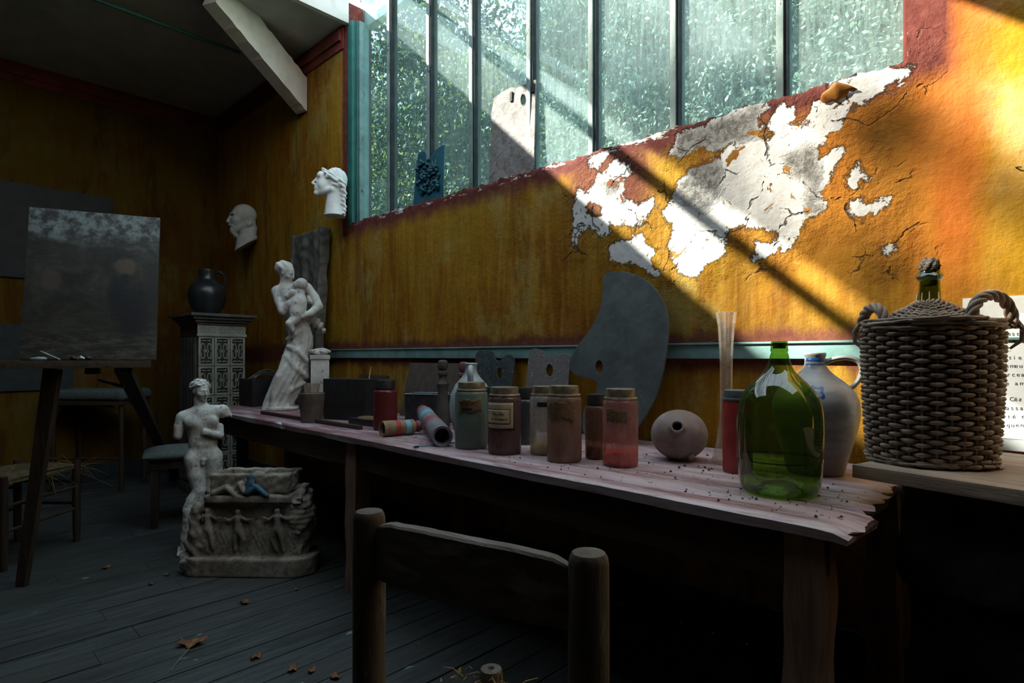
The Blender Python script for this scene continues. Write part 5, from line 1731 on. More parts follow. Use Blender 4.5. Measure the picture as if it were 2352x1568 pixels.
def woman_head():
    loc = at_y(766, 496, -.125)
    root, u = setup_cast('plaster_bust', 'white plaster head of a woman with wavy hair, on the wall beside the window frame', 'sculpture', 0, 0, loc, 8.714)
    cut = wall_cut(root, u)
    def p(x, y): return ((x - 650) / 100, (1185 - y) / 100)
    def sy(P): return [P[0], np.abs(P[1]), P[2]]
    def fn(P):
        S = sy(P)
        d = ell(P, (.45, 0, 6.95), (2.15, 1.75, 2.45))
        d = smin(d, ell(P, (-1.75, 0, 6.35), (1.55, 1.32, 2.15)), .5)
        d = smin(d, ell(S, (-2.35, .45, 7.75), (.8, .9, .85)), .4)
        d = smin(d, ell(S, (-2.1, .80, 5.85), (.85, .62, .95)), .5)
        d = smin(d, cap(S, (-3.15, 0, 4.4), (-.4, 1.15, 5.0), .48, .6), .5)
        d = smin(d, ell(P, (-3.05, 0, 5.25), (.62, .75, .75)), .35)
        d = smin(d, ell(P, (-3.3, 0, 4.3), (.45, .5, .42)), .3)
        d = smax(d, -ell(S, (-3.02, .72, 7.12), (.50, .48, .34)), .25)
        d = smin(d, ell(S, (-2.62, .66, 7.08), (.34, .36, .30)), .08)
        d = smin(d, cap(S, (-2.98, .25, 7.42), (-2.45, 1.10, 7.32), .17, .12), .15)
        d = smin(d, cap(S, (-2.98, .45, 7.22), (-2.50, .98, 7.16), .07), .05)
        d = smin(d, cap(P, (-3.0, 0, 7.45), (-4.0, 0, 6.30), .22, .23), .22)
        d = smin(d, ell(S, (-3.62, .18, 6.02), (.34, .22, .24)), .15)
        d = smin(d, ell(P, (-3.55, 0, 5.42), (.26, .50, .15)), .08)
        d = smin(d, ell(P, (-3.50, 0, 5.06), (.25, .42, .16)), .08)
        d = smin(d, cap(P, (.1, 0, 4.4), (.25, 0, -.4), 1.35, 2.1), .5)
        # ear hidden under hair rolls
        h = None
        for i, (z0, y0) in enumerate(((9.2, .3), (8.9, .9), (8.3, 1.35), (7.6, 1.6))):
            pts = []
            for t in np.linspace(0, 1, 9):
                x = -2.0 + .25 * i + (3.6 - .3 * i) * t
                z = z0 - .15 - 2.1 * t * (1 - .18 * i) - .30 * math.sin(t * 9 + i) * .8 * min(1, t * 4)
                y = y0 + .55 * math.sin(t * 3.1) * (1 - .2 * i)
                pts.append((x, y, z, .34))
            q = chain(S, pts, .05); h = q if h is None else smin(h, q, .08)
        for i in range(4):
            pts = [(1.25 + .28 * i + .16 * math.sin(t * 14 + i), .35 + .42 * i, 6.3 - 6.0 * t, .34 - .08 * t) for t in np.linspace(0, 1, 10)]
            h = smin(h, chain(S, pts, .03), .08)
        h = smin(h, cap(S, (-.2, 1.4, 5.9), (1.5, 1.35, 6.1), .38, .5), .1)
        h = h + .07 * np.sin(P[2] * 7 + P[0] * 5)
        crown = ell(P, (.5, 0, 7.2), (2.2, 1.8, 2.5)) + .035 * np.sin(P[0] * 9 + P[2] * 4)
        crown = np.maximum(crown, -(P[2] - 7.2 + .5 * P[0]))
        d = np.minimum(d, np.minimum(h, crown))
        d = np.maximum(d, -P[2])
        return np.maximum(d, cut(P))
    sculpt('head_cast', fn, (-4.6, -2.8, -.2), (3.6, 2.8, 10.2), .075, u, M['plaster'], root)
woman_head()

def bearded_head():
    loc = at_y(573, 541, -.072)
    root, u = setup_cast('plaster_bust', 'grey plaster head of a bald bearded man with a high collar, in the far corner', 'sculpture', 0, 0, loc, 10.45)
    cut = wall_cut(root, u)
    def fn(P):
        S = [P[0], np.abs(P[1]), P[2]]
        d = ell(P, (-1.1, 0, 4.75), (2.75, 2.1, 2.65))
        d = smin(d, ell(P, (-2.6, 0, 3.2), (1.7, 1.5, 2.4)), .6)
        d = smin(d, cap(S, (-3.95, 0, 4.75), (-3.3, 1.2, 4.75), .42, .35), .35)
        d = smax(d, -ell(S, (-3.75, .85, 4.12), (.55, .55, .36)), .25)
        d = smin(d, ell(S, (-3.35, .8, 4.12), (.38, .4, .3)), .08)
        d = smin(d, ell(S, (-2.9, 1.0, 3.2), (.9, .7, .75)), .5)
        d = smin(d, cap(P, (-4.1, 0, 4.35), (-4.75, 0, 2.98), .26, .32), .22)
        d = smin(d, ell(S, (-4.3, .25, 2.78), (.4, .28, .28)), .15)
        d = smin(d, chain(S, [(-4.25, .1, 2.2, .32), (-3.7, .6, 2.05, .36), (-2.95, .95, 1.2, .2)], .1), .12)
        d = smin(d, ell(P, (-3.55, 0, .95), (.75, .9, .95)), .3)
        b = chain(P, [(-3.4, 0, .8, .75), (-3.05, 0, -.2, .55), (-2.85, 0, -.75, .2)], .1)
        b = b + .08 * np.sin(P[2] * 8 + P[0] * 6)
        d = smin(d, b, .2)
        d = smin(d, cap(S, (-3.0, .3, 1.0), (-.2, 1.6, 2.4), .6, .7), .4)
        ear = ell(S, (.35, 2.0, 3.1), (.55, .28, .8), .2)
        ear = smax(ear, -ell(S, (.25, 2.3, 3.15), (.28, .25, .45)), .08)
        d = smin(d, ear, .1)
        n = cap(P, (-.2, 0, 2.4), (-.9, 0, -3.2), 1.75, 2.0)
        # distance above the slanting cut of the bust
        cutd = ((P[0] + 2.4) * 3.5 - (P[2] + 3.6) * 5.1) / 6.18
        collar = n - .22
        collar = np.maximum(np.maximum(collar, -cutd - 2.55), cutd)
        rim = n - .42; rim = np.maximum(np.maximum(rim, -cutd - .65), cutd)
        d = smin(d, n, .3)
        d = np.minimum(np.minimum(d, collar), rim)
        d = np.maximum(d, cutd)
        return np.maximum(d, cut(P))
    sculpt('head_cast', fn, (-5.3, -2.7, -4.2), (3.6, 2.7, 7.7), .085, u, M['plastergrey'], root)
bearded_head()

def mother():
    loc = at_z(648, 941, ZT); loc = Vector((loc.x, loc.y, ZT + .002))
    root, u = setup_cast('mother_statue', 'tall pale statue of a draped mother hugging a child on the bench', 'statue', 0, 0, loc, 4.127)
    ox, oy = 200, 1500
    def q(x, y, d, r): return ((x - ox) / 100, d, (oy - y) / 100, r / 100)
    def fn(P):
        def E(x, y, d, rx, ry, rz, rot=0): return ell(P, ((x - ox) / 100, d, (oy - y) / 100), (rx / 100, ry / 100, rz / 100), rot)
        # head with tied hair, face turned down to the child
        hair = E(214, 150, .25, 82, 80, 68) + .035 * np.sin(P[0] * 9 + P[2] * 7)
        face = head_sdf(P, ((243 - ox) / 100, .02, (oy - 208) / 100), .84, math.radians(50), math.radians(14))
        d = smin(hair, face, .12)
        d = smin(d, chain(P, [q(230, 240, .2, 48), q(240, 340, .25, 62)], .1), .2)
        # torso
        t = chain(P, [q(250, 400, .30, 105), q(290, 520, .30, 105), q(340, 660, .25, 92)], .3)
        t = smin(t, chain(P, [q(160, 375, .2, 52), q(260, 365, .3, 70), q(410, 345, .35, 62)], .2), .3)
        d = smin(d, t, .25)
        # right arm (viewer's left) folded up to the child's back
        d = smin(d, chain(P, [q(150, 385, .1, 46), q(175, 480, -.15, 42), q(205, 570, -.45, 40)], .1), .15)
        d = smin(d, chain(P, [q(205, 565, -.45, 40), q(265, 500, -.85, 34), q(310, 455, -1.05, 26)], .1), .1)
        for i in range(4):
            d = smin(d, chain(P, [q(300, 440 + i * 11, -1.08, 13), q(335 + 3 * i, 422 + i * 13, -1.15, 10), q(360 + 2 * i, 432 + i * 13, -1.08, 8)], .02), .03)
        # left arm round the child
        d = smin(d, chain(P, [q(425, 340, .2, 50), q(490, 430, -.05, 46), q(525, 515, -.35, 44)], .1), .15)
        d = smin(d, chain(P, [q(525, 520, -.35, 42), q(450, 590, -.85, 34), q(370, 620, -1.1, 26), q(285, 612, -1.15, 16)], .1), .1)
        for i in range(3):
            d = smin(d, chain(P, [q(380, 605 - i * 8, -1.2, 11), q(345, 590 - i * 5, -1.3, 9), q(320, 585 - i * 3, -1.28, 7)], .02), .03)
        # child
        c = E(370, 315, -.85, 58, 56, 60)
        c = smin(c, E(318, 325, -.95, 24, 26, 34), .15)
        c = smin(c, chain(P, [q(355, 395, -.75, 48), q(345, 480, -.75, 72), q(335, 575, -.75, 78)], .2), .15)
        c = smin(c, chain(P, [q(320, 640, -.9, 50), q(265, 690, -1.1, 36), q(290, 750, -1.1, 24)], .1), .12)
        c = smin(c, chain(P, [q(290, 400, -1.0, 36), q(250, 430, -.9, 28)], .1), .1)
        d = np.minimum(d, c)
        # skirt: a leaning column with deep folds
        z = P[2]
        t = np.clip(z / 8.6, 0, 1)
        cx = (190 - ox) / 100 + 1.75 * t ** 1.0 - .1 * np.sin(t * 3.1)
        cx = np.interp(z.ravel(), [0, 1.5, 3.0, 4.5, 6.0, 7.0, 8.2], [-.45, .05, .65, 1.15, 1.55, 1.72, 1.4]).reshape(z.shape)
        rx = np.interp(z.ravel(), [0, .8, 1.8, 3.0, 4.5, 6.0, 7.2, 8.4], [1.35, 1.25, 1.35, 1.30, 1.22, 1.16, 1.02, .95]).reshape(z.shape)
        X, Y = P[0] - cx, P[1] - .15
        th = np.arctan2(Y, X)
        rr = np.sqrt(X ** 2 + (Y * 1.18) ** 2)
        fold = .13 * np.sin(th * 6 + z * 1.1 + .8 * np.sin(z * 1.3)) + .06 * np.sin(th * 13 - z * 1.9)
        s = (rr - rx - fold * np.clip(1.2 - z / 9, .35, 1)) * .75
        s = smax(s, z - 8.4, .4); s = np.maximum(s, -z)
        d = smin(d, s, .25)
        # swags crossing the thighs
        for a in ([q(250, 900, -.85, 12), q(340, 945, -1.02, 16), q(420, 1040, -.85, 14), q(430, 1200, -.6, 12)],
                  [q(230, 985, -.85, 12), q(330, 1110, -1.0, 15), q(410, 1190, -.8, 12)],
                  [q(190, 1370, -.95, 14), q(280, 1310, -.98, 14), q(400, 1250, -.75, 12)],
                  [q(120, 1380, -.8, 16), q(160, 1180, -.85, 14), q(215, 1000, -.85, 12)],
                  [q(240, 830, -.75, 12), q(300, 790, -.9, 14), q(400, 730, -.75, 12)]):
            a = [(x_, y_ * .86, z_, r_) for x_, y_, z_, r_ in a]
            a[0] = (a[0][0], a[0][1] * .6, *a[0][2:]); a[-1] = (a[-1][0], a[-1][1] * .6, *a[-1][2:])
            d = smin(d, chain(P, a, .2), .36)
        # drapery tail behind the hip
        tail = chain(P, [q(470, 630, .35, 50), q(530, 690, .4, 42), q(590, 765, .45, 16)], .1) + .09 * np.sin(P[0] * 10 - P[2] * 7)
        d = smin(d, tail, .12)
        d = smin(d, chain(P, [q(430, 430, -.2, 22), q(450, 470, -.25, 26), q(470, 490, -.3, 10)], .05), .05)
        base = np.maximum(np.sqrt((P[0] + .05) ** 2 + (P[1] - .1) ** 2 * 1.3) - 1.55 - .08 * lump(P, 3, 4), np.abs(P[2] - .14) - .14)
        d = smin(d, base, .08)
        return d + .012 * lump(P, 9, 3)
    sculpt('statue_cast', fn, (-2.4, -1.9, -.05), (4.4, 2.1, 14.4), .075, u, M['figure'], root)
    # plaster post with a stone, behind the statue
    loc2 = at_z(735, 940, ZT); loc2 = Vector((loc2.x, loc2.y, ZT))
    p = thing('plaster_post', loc2, 'short square plaster post behind the draped statue', 'post', None, view_yaw(loc2))
    k = depth(loc2) / F
    zt = CAM.z - (815 - HY) * k - ZT
    w = 20 * k
    b = MB(); b.box(-w, w, -w * .8, w * .8, 0, zt - .03, .003); b.box(-w * 1.1, w * 1.1, -w * .9, w * .9, zt - .03, zt, .004); b.obj('post_body', M['figure'], p)
    s = thing('plaster_stone', (loc2.x, loc2.y, ZT + zt), 'rounded plaster stone lying on the short plaster post', 'stone', None, view_yaw(loc2))
    def st(P): return ell(P, (0, 0, .36), (1.1, .85, .42)) + .07 * lump(P, 4, 9)
    sculpt('stone_body', lambda P: np.maximum(st(P), -P[2]), (-1.4, -1.2, -.05), (1.4, 1.2, 1.0), .05, w, M['figure'], s)
mother()

def male_statue():
    z0 = 0
    loc = at_z(466, 1262, 0); loc = Vector((loc.x, loc.y, 0))
    root, u = setup_cast('male_statue', 'speckled plaster statue of a young man with broken arms, standing on the floor', 'statue', 0, 0, loc, 5.056)
    ox = 333; top = 110
    zt = (CAM.z - (850 + top / 5.056 - HY) * depth(loc) / F) / u           # head top in units
    oy = top + zt * 100
    def q(x, y, d, r): return ((x - ox) / 100, d, (oy - y) / 100, r / 100)
    zk = (oy - 1380) / 100
    def body(P):
        def E(x, y, d, rx, ry, rz, rot=0): return ell(P, ((x - ox) / 100, d, (oy - y) / 100), (rx / 100, ry / 100, rz / 100), rot)
        d = head_sdf(P, ((312 - ox) / 100, .0, (oy - 238) / 100), 1.16, math.radians(30), math.radians(4))
        d = smin(d, chain(P, [q(300, 330, .15, 62), q(318, 430, .2, 72)], .1), .2)
        t = chain(P, [q(150, 520, .1, 62), q(320, 490, .1, 90), q(540, 480, .1, 68)], .3)
        t = smin(t, E(325, 620, .1, 178, 105, 190), .4)
        t = smin(t, E(225, 590, -.6, 85, 52, 70), .25); t = smin(t, E(410, 590, -.6, 85, 52, 70), .25)
        t = smin(t, E(335, 830, .1, 152, 92, 160), .4)
        t = smin(t, E(340, 980, .1, 172, 100, 110), .4)
        for (x, y) in ((300, 770), (372, 770), (300, 850), (372, 850)):
            t = smin(t, E(x, y, -.62, 38, 22, 34), .12)
        t = smax(t, -E(338, 925, -.92, 8, 10, 12), .08)
        d = smin(d, t, .3)
        # broken right arm (viewer's left)
        d = smin(d, chain(P, [q(120, 535, .1, 62), q(92, 640, .1, 54), q(80, 745, .05, 48)], .1), .2)
        # left shoulder ends in a break; the forearm is still across the chest
        d = smin(d, chain(P, [q(540, 480, .1, 70), q(590, 545, .1, 55)], .1), .2)
        d = smax(d, -(E(600, 590, -.1, 62, 90, 45) + .1 * lump(P, 6, 4)), .05)
        d = smin(d, chain(P, [q(508, 660, -.3, 42), q(505, 755, -.55, 46), q(430, 735, -.95, 40), q(360, 700, -1.12, 36)], .1), .12)
        for i in range(4):
            d = smin(d, chain(P, [q(372, 682 + i * 14, -1.28, 14), q(338, 690 + i * 12, -1.30, 12), q(325, 705 + i * 9, -1.18, 10)], .02), .03)
        # legs
        d = smin(d, chain(P, [q(245, 1020, .05, 108), q(262, 1200, -.05, 92), q(290, 1380, -.1, 70)], .2), .3)
        d = smin(d, chain(P, [q(435, 1020, .05, 108), q(445, 1200, .05, 92), q(435, 1390, .0, 70)], .2), .3)
        yb = oy
        d = smin(d, chain(P, [q(290, 1380, -.1, 70), q(280, 1520, .15, 66), q(285, yb - 60, .1, 36)], .2), .15)
        d = smin(d, chain(P, [q(435, 1390, .0, 70), q(450, 1530, .2, 66), q(445, yb - 60, .15, 36)], .2), .15)
        d = smin(d, chain(P, [q(285, yb - 50, .1, 36), q(270, yb - 30, -.8, 28)], .1), .15)
        d = smin(d, chain(P, [q(445, yb - 50, .15, 36), q(475, yb - 30, -.7, 28)], .1), .15)
        d = smin(d, E(338, 1030, -.85, 32, 26, 26), .15); d = smin(d, E(335, 1070, -.92, 24, 20, 30), .08)
        # tree stump at his side
        st = chain(P, [q(255, 1395, -.35, 42), q(215, 1480, -.35, 48), q(190, 1600, -.2, 60), q(180, yb - 30, -.1, 75)], .1) + .09 * lump(P, 6, 7)
        d = smin(d, st, .1)
        base = boxd(P, (0, 0, .14), (2.6, 1.7, .16), .1)
        d = smin(d, base, .08)
        d = np.maximum(d, -P[2])
        return d + .010 * lump(P, 12, 5)
    sculpt('statue_cast', body, (-3.4, -1.9, -.05), (3.6, 1.9, zt + .35), .085, u, M['speckled'], root)
    def hair(P):
        c = ((300 - ox) / 100, .15, (oy - 200) / 100)
        d = ell(P, c, (1.10, 1.12, 1.02)) + .10 * np.sin(P[0] * 8 + np.sin(P[2] * 6) * 1.3) * np.sin(P[2] * 9 + P[1] * 7)
        return np.maximum(d, -(P[2] - c[2] + .15 + .35 * (P[1] - c[1])))
    sculpt('curly_hair', hair, (-1.8, -1.5, zt - 2.4), (1.4, 1.6, zt + .5), .07, u, M['speckled'], root)
male_statue()

def relief_block():
    f0 = at_z(556, 1326, 0); k = 3.074
    loc = f0 + (f0 - CAM).normalized() * .0
    loc = Vector((f0.x, f0.y, 0))
    root, u = setup_cast('relief_block', 'grimy carved block with a hollow top and dancing figures in relief', 'sculpture', 0, 0, loc, k)
    root.rotation_euler[2] = cam.rotation_euler[2] - .03
    ox, oy = 690, 1500
    def fig(P, x, y, s, pose, dpt):
        """small dancing nude, about 3.2 s tall"""
        def j(a, b, r): return ((x + a * s * 100 - ox) / 100, dpt, (oy - y + b * s * 100) / 100, r * s)
        d = ell(P, j(0, 1.42, 0)[:3], (.20 * s, .2 * s, .24 * s))
        d = smin(d, chain(P, [j(0, 1.05, .24), j(.04 * pose, .55, .2), j(.0, .2, .27)], .1), .1)
        d = smin(d, chain(P, [j(-.1, .1, .21), j(-.28 - .1 * pose, -.6, .16), j(-.18 + .15 * pose, -1.3, .11)], .05), .08)
        d = smin(d, chain(P, [j(.1, .1, .21), j(.34 - .1 * pose, -.55, .16), j(.26 + .25 * pose, -1.3, .11)], .05), .08)
        d = smin(d, chain(P, [j(-.2, 1.1, .12), j(-.62, .80, .10), j(-1.0, 1.0, .08)], .04), .06)
        d = smin(d, chain(P, [j(.2, 1.1, .12), j(.65, .85, .10), j(1.05, .95, .08)], .04), .06)
        return d
    def fn(P):
        x, y, z = P
        base = np.maximum(np.sqrt(np.maximum(np.abs(x) - 3.2, 0) ** 2 + np.maximum(np.abs(y - 1.75) - .3, 0) ** 2) - 1.55, np.abs(z - .62) - .62)
        base = base - .05 + .05 * lump(P, 3, 11)
        # lower body tapers upward
        t = np.clip((z - 1.2) / 4.4, 0, 1)
        body = np.maximum(np.maximum(np.abs(x - .25) - (3.75 - .75 * t), np.abs(y - 1.75) - (1.32 - .1 * t)), np.abs(z - 3.3) - 2.35) * .92
        body = body + .05 * lump(P, 4, 12) + .03 * lump(P, 9, 13)
        d = smin(base, body, .15)
        ledge = boxd(P, (.2, 1.62, 5.45), (3.1, 1.5, .28), .12) + .04 * lump(P, 4, 14)
        d = smin(d, ledge, .12)
        # niche behind the dancers
        d = smax(d, -boxd(P, (.2, .35, 4.35), (2.6, .28, .55), .2), .12)
        up = boxd(P, (.28, 1.85, 6.5), (2.85, 1.42, .68), .12) + .05 * lump(P, 4, 15) + .03 * lump(P, 10, 16)
        d = smin(d, up, .1)
        d = smax(d, -(boxd(P, (-1.1, 1.9, 7.0), (1.25, .85, .62), .2) + .05 * lump(P, 5, 17)), .1)
        d = smax(d, -(boxd(P, (1.9, 2.1, 7.0), (1.0, .8, .55), .2) + .05 * lump(P, 5, 18)), .1)
        # crumbling right flank and a slumped figure at the left foot
        d = smin(d, ell(P, (3.7, 1.6, 3.6), (.85, 1.2, 2.5)) + .22 * lump(P, 3.2, 19), .3)
        d = smin(d, ell(P, (-3.3, .9, 2.1), (.8, .7, 1.6), -.3) + .16 * lump(P, 3.5, 20), .25)
        kid = chain(P, [(-3.45, .55, 4.75, .42), (-3.75, .6, 4.0, .40), (-3.55, .55, 3.0, .50), (-4.0, .5, 2.2, .40), (-3.5, .45, 1.5, .34)], .15) + .07 * lump(P, 5, 22)
        d = smin(d, kid, .12)
        d = smin(d, ell(P, (-4.3, .9, 1.0), (.6, .9, .7)) + .12 * lump(P, 4, 21), .2)
        for (fx, fy, s, pose) in ((420, 1185, 1.0, .6), (640, 1190, .98, -.3), (925, 1185, 1.02, .5)):
            d = smin(d, fig(P, fx, fy, s, pose, .40), .06)
        # reclining figure on the ledge
        def q(a, b, dd, r): return ((a - ox) / 100, dd, (oy - b) / 100, r / 100)
        d = smin(d, chain(P, [q(470, 915, .30, 22), q(560, 872, .28, 20), q(630, 925, .25, 17)], .05), .06)
        d = smin(d, chain(P, [q(660, 850, .35, 24), q(690, 900, .3, 22)], .05), .06)
        return np.maximum(d, -z)
    sculpt('carved_stone', fn, (-5.4, -.15, -.05), (5.3, 3.9, 7.5), .085, u, M['block'], root)
    def blue(P):
        def q(a, b, dd, r): return ((a - ox) / 100, dd, (oy - b) / 100, r / 100)
        d = ell(P, q(735, 800, .34, 0)[:3], (.24, .22, .26))
        d = smin(d, chain(P, [q(740, 830, .30, 24), q(720, 905, .26, 24)], .1), .1)
        d = smin(d, chain(P, [q(725, 905, .2, 22), q(785, 865, .16, 20), q(865, 925, .14, 15)], .05), .06)
        d = smin(d, chain(P, [q(745, 835, .22, 14), q(790, 880, .14, 12), q(850, 915, .14, 10)], .05), .06)
        return d
    M['bluefig'] = plaster('blue_stained_plaster', (.055, .17, .24), (.03, .09, .13), (.11, .10, .08), 12, .5, (.50, .60))
    sculpt('blue_figure', blue, (-.3, -.3, 5.3), (2.4, .9, 7.6), .06, u, M['bluefig'], root)
relief_block()

def relief_panel():
    a = at_y(668, 700, -.10); b = at_y(738, 700, -.10)
    zt = at_y(700, 540, -.03).z
    root = thing('carved_relief', ((a.x + b.x) / 2, -.155, ZT), 'tall brown grey relief panel leaning on the wall behind the mother statue', 'panel')
    h = zt - ZT; w = b.x - a.x
    root.rotation_euler[0] = -math.atan2(.075, h)
    u = w / 2
    H = h / u
    def fn(P):
        d = boxd(P, (0, .12, H / 2), (1, .12, H / 2), .03)
        d = smin(d, np.maximum(np.maximum(np.abs(np.abs(P[0]) - .94) - .06, np.abs(P[1] - .02) - .1), np.abs(P[2] - H / 2) - H / 2), .03)
        def j(x, z, r): return (x, .10, z, r * .78)
        z1 = H * .76
        d = smin(d, ell(P, (-.1, .02, z1 + .9), (.22, .14, .28)), .06)
        d = smin(d, chain(P, [j(-.1, z1 + .5, .3), j(.0, z1 - .3, .26), j(-.05, z1 - 1.0, .34), j(.1, z1 - 2.2, .26), j(0, z1 - 3.4, .16)], .1), .08)
        d = smin(d, chain(P, [j(.2, z1 + .4, .16), j(.6, z1 - .1, .14), j(.5, z1 - .9, .12)], .05), .06)
        d = smin(d, chain(P, [j(-.35, z1 + .4, .16), j(-.65, z1 + .9, .13), j(-.4, z1 + 1.4, .12)], .05), .06)
        d = smin(d, chain(P, [j(.5, z1 + 1.2, .2), j(.65, z1 + .3, .2), j(.6, z1 - 1.4, .22), j(.7, z1 - 2.6, .18)], .1), .06)
        return d + .03 * lump(P, 5, 31)
    sculpt('panel_relief', fn, (-1.05, -.4, 0), (1.05, .3, H + .05), .035, u, M['relief'], root)
relief_panel()
# ------------------------------------------------------------------ tiled stove and the far corner
def stove():
    XS = -5.0
    y1 = at_x(563, 850, XS).y; y0 = at_x(455, 850, XS).y
    kz = depth((XS, (y0 + y1) / 2, 1)) / F
    def z(y): return CAM.z - (y - HY) * kz
    D = .42
    root = thing('tiled_stove', (XS - D / 2, (y0 + y1) / 2, 0), 'cream tiled stove with patterned relief tiles in the far corner', 'stove')
    W = y1 - y0
    X = D / 2; Y = W / 2
    zt0 = z(773); th = z(773) - z(840)
    core = MB(); core.box(-X, X - .012, -Y, Y, .06, z(745)); core.obj('stove_core', M['stoveside'], root, smooth=False)
    # relief tiles on the face towards the room
    ground = MB(); ground.box(X - .014, X - .008, -Y, Y, .1, z(771)); ground.obj('tile_ground', M['creamdark'], root, smooth=False)
    tw = W / 3
    n = int((zt0 - .1) / th) + 1
    for r in range(n):
        zb = zt0 - th * (r + 1); 
        if zb < .06: continue
        for c in range(3):
            cy = -Y + tw * (c + .5); cz = zb + th / 2
            m = MB()
            a, b = tw / 2 - .002, th / 2 - .002; e = .017
            for (p, q, s, t) in ((-a, a, b - e, b), (-a, a, -b, -b + e), (-a, -a + e, -b + e, b - e), (a - e, a, -b + e, b - e)):
                m.box(X - .012, X + .004, cy + p, cy + q, cz + s, cz + t, .0022)
            # scrolls above and below the central lozenge
            for sz in (1, -1):
                for sy in (1, -1):
                    pts = []
                    for i in range(15):
                        t = i / 14
                        an = math.pi * (.1 + 1.35 * t)
                        rad = .020 * (1 - .35 * t)
                        pts.append((X - .004, cy + sy * (.022 + rad * math.cos(an) * .8), cz + sz * (.038 + rad * 1.5 * math.sin(an) - .018 * t)))
                    m.tube(pts, [.0055 - .002 * i / 14 for i in range(15)], 6)
                    m.tube([(X - .004, cy + sy * .004, cz + sz * .085), (X - .003, cy + sy * .018, cz + sz * .080), (X - .004, cy + sy * .032, cz + sz * .088)], .005, 6)
                    m.tube([(X - .004, cy + sy * .034, cz + sz * .012), (X - .004, cy + sy * .040, cz + sz * .035), (X - .004, cy + sy * .026, cz + sz * .062)], .0042, 6)
            m.ball((X - .006, cy, cz), (.006, .010, .014), 8, 6)
            m.obj('tile', M['cream'], root, auto=50)
    # frieze with rosettes
    fz = MB(); fz.box(X - .012, X + .002, -Y - .004, Y + .004, z(768), z(747), .002); fz.box(X - .014, X + .012, -Y - .01, Y + .01, z(773), z(767), .003)
    for i in range(5):
        cy = -Y + W * (i + .5) / 5
        fz.tube([(X + .003, cy + .022 * math.cos(a), (z(757)) + .022 * math.sin(a)) for a in [2 * math.pi * j / 16 for j in range(16)]], .0045, 6, True)
        fz.ball((X + .002, cy, z(757)), (.006, .007, .007), 8, 6)
    fz.obj('frieze', M['cream'], root, auto=50)
    co = MB()
    for (o, za, zb2) in ((.012, z(747), z(741)), (.03, z(741), z(735)), (.05, z(735), z(728)), (.072, z(728), z(721.5))):
        co.box(-X - o, X + o, -Y - o, Y + o, za, zb2, .003)
    co.obj('cornice', M['stovegrey'], root)
    fl = MB()
    for i in range(5):
        x = -X + .05 + i * (D - .1) / 4
        fl.lathe([(.022, .1), (.022, z(775))], 12, (x, -Y, 0))
    fl.obj('fluted_side', M['stoveside'], root)
    pl = MB(); pl.box(-X - .015, X + .015, -Y - .015, Y + .015, 0, .07, .004); pl.obj('plinth', M['stovegrey'], root)
    zt = z(721.5)
    # jug on the stove
    c, r, k = spot(476, 719.5, zt, 90)
    c.x = min(max(c.x, XS - D + .08), XS - .12); 
    c = Vector((XS - D / 2, at_x(476, 700, XS - D / 2).y, zt))
    k = depth(c) / F; r = 45 * k * .92
    j = thing('dark_jug', c, 'dark glazed round jug standing on top of the tiled stove', 'jug', None, view_yaw(c))
    hh = (720 - 615) * k
    P = [(0, 0), (.55, 0), (.58, .01), (.86, hh * .2), (1.0, hh * .40), (.97, hh * .54), (.80, hh * .66), (.56, hh * .73), (.44, hh * .78), (.41, hh * .9), (.43, hh * .98), (.40, hh), (.34, hh * .99), (.33, hh * .8)]
    for _ in range(2):
        Q = [P[0]]
        for a, b in zip(P[:-1], P[1:]): Q += [((a[0] + b[0]) / 2, (a[1] + b[1]) / 2), b]
        P = [Q[0]] + [((Q[i - 1][0] + 2 * Q[i][0] + Q[i + 1][0]) / 4, (Q[i - 1][1] + 2 * Q[i][1] + Q[i + 1][1]) / 4) for i in range(1, len(Q) - 1)] + [Q[-1]]
    MB().lathe([(a * r, b) for a, b in P], 40).obj('jug_body', M['jugdark'], j, auto=60)
    MB().tube([(.38 * r, 0, hh * .93), (.62 * r, 0, hh * .96), (.86 * r, 0, hh * .88), (.90 * r, 0, hh * .76), (.82 * r, 0, hh * .64)], .085 * r, 10, flat=1.4).obj('handle', M['jugdark'], j)
stove()

# black crate with a dry twig bundle, between stove and statue
def crate():
    a = Vector((-4.40, -.34, ZT))
    root = thing('black_crate', a, 'black crate standing behind the mother statue, next to the stove', 'crate')
    MB().box(-.12, .12, -.15, .15, 0, .20, .004).obj('crate_body', M['lidblack'], root)
    t = thing('twig_bundle', (a.x, a.y, ZT + .20), 'dry curled twigs lying on the black crate', 'twigs')
    r = random.Random(3); m = MB()
    M['twig'] = simple('dull_twigs', (.16, .145, .12), (.09, .08, .065), 30, .8, .3)
    for i in range(11):
        x0 = r.uniform(-.05, .05); h = r.uniform(.02, .07); y0 = r.uniform(-.14, -.08); y1 = r.uniform(.06, .13)
        m.tube([(x0 + .02 * math.sin(6 * q + i), y0 + (y1 - y0) * q, .004 + h * math.sin(math.pi * q)) for q in np.linspace(0, 1, 9)], .0035, 6)
    m.obj('twigs', M['twig'], t)
crate()

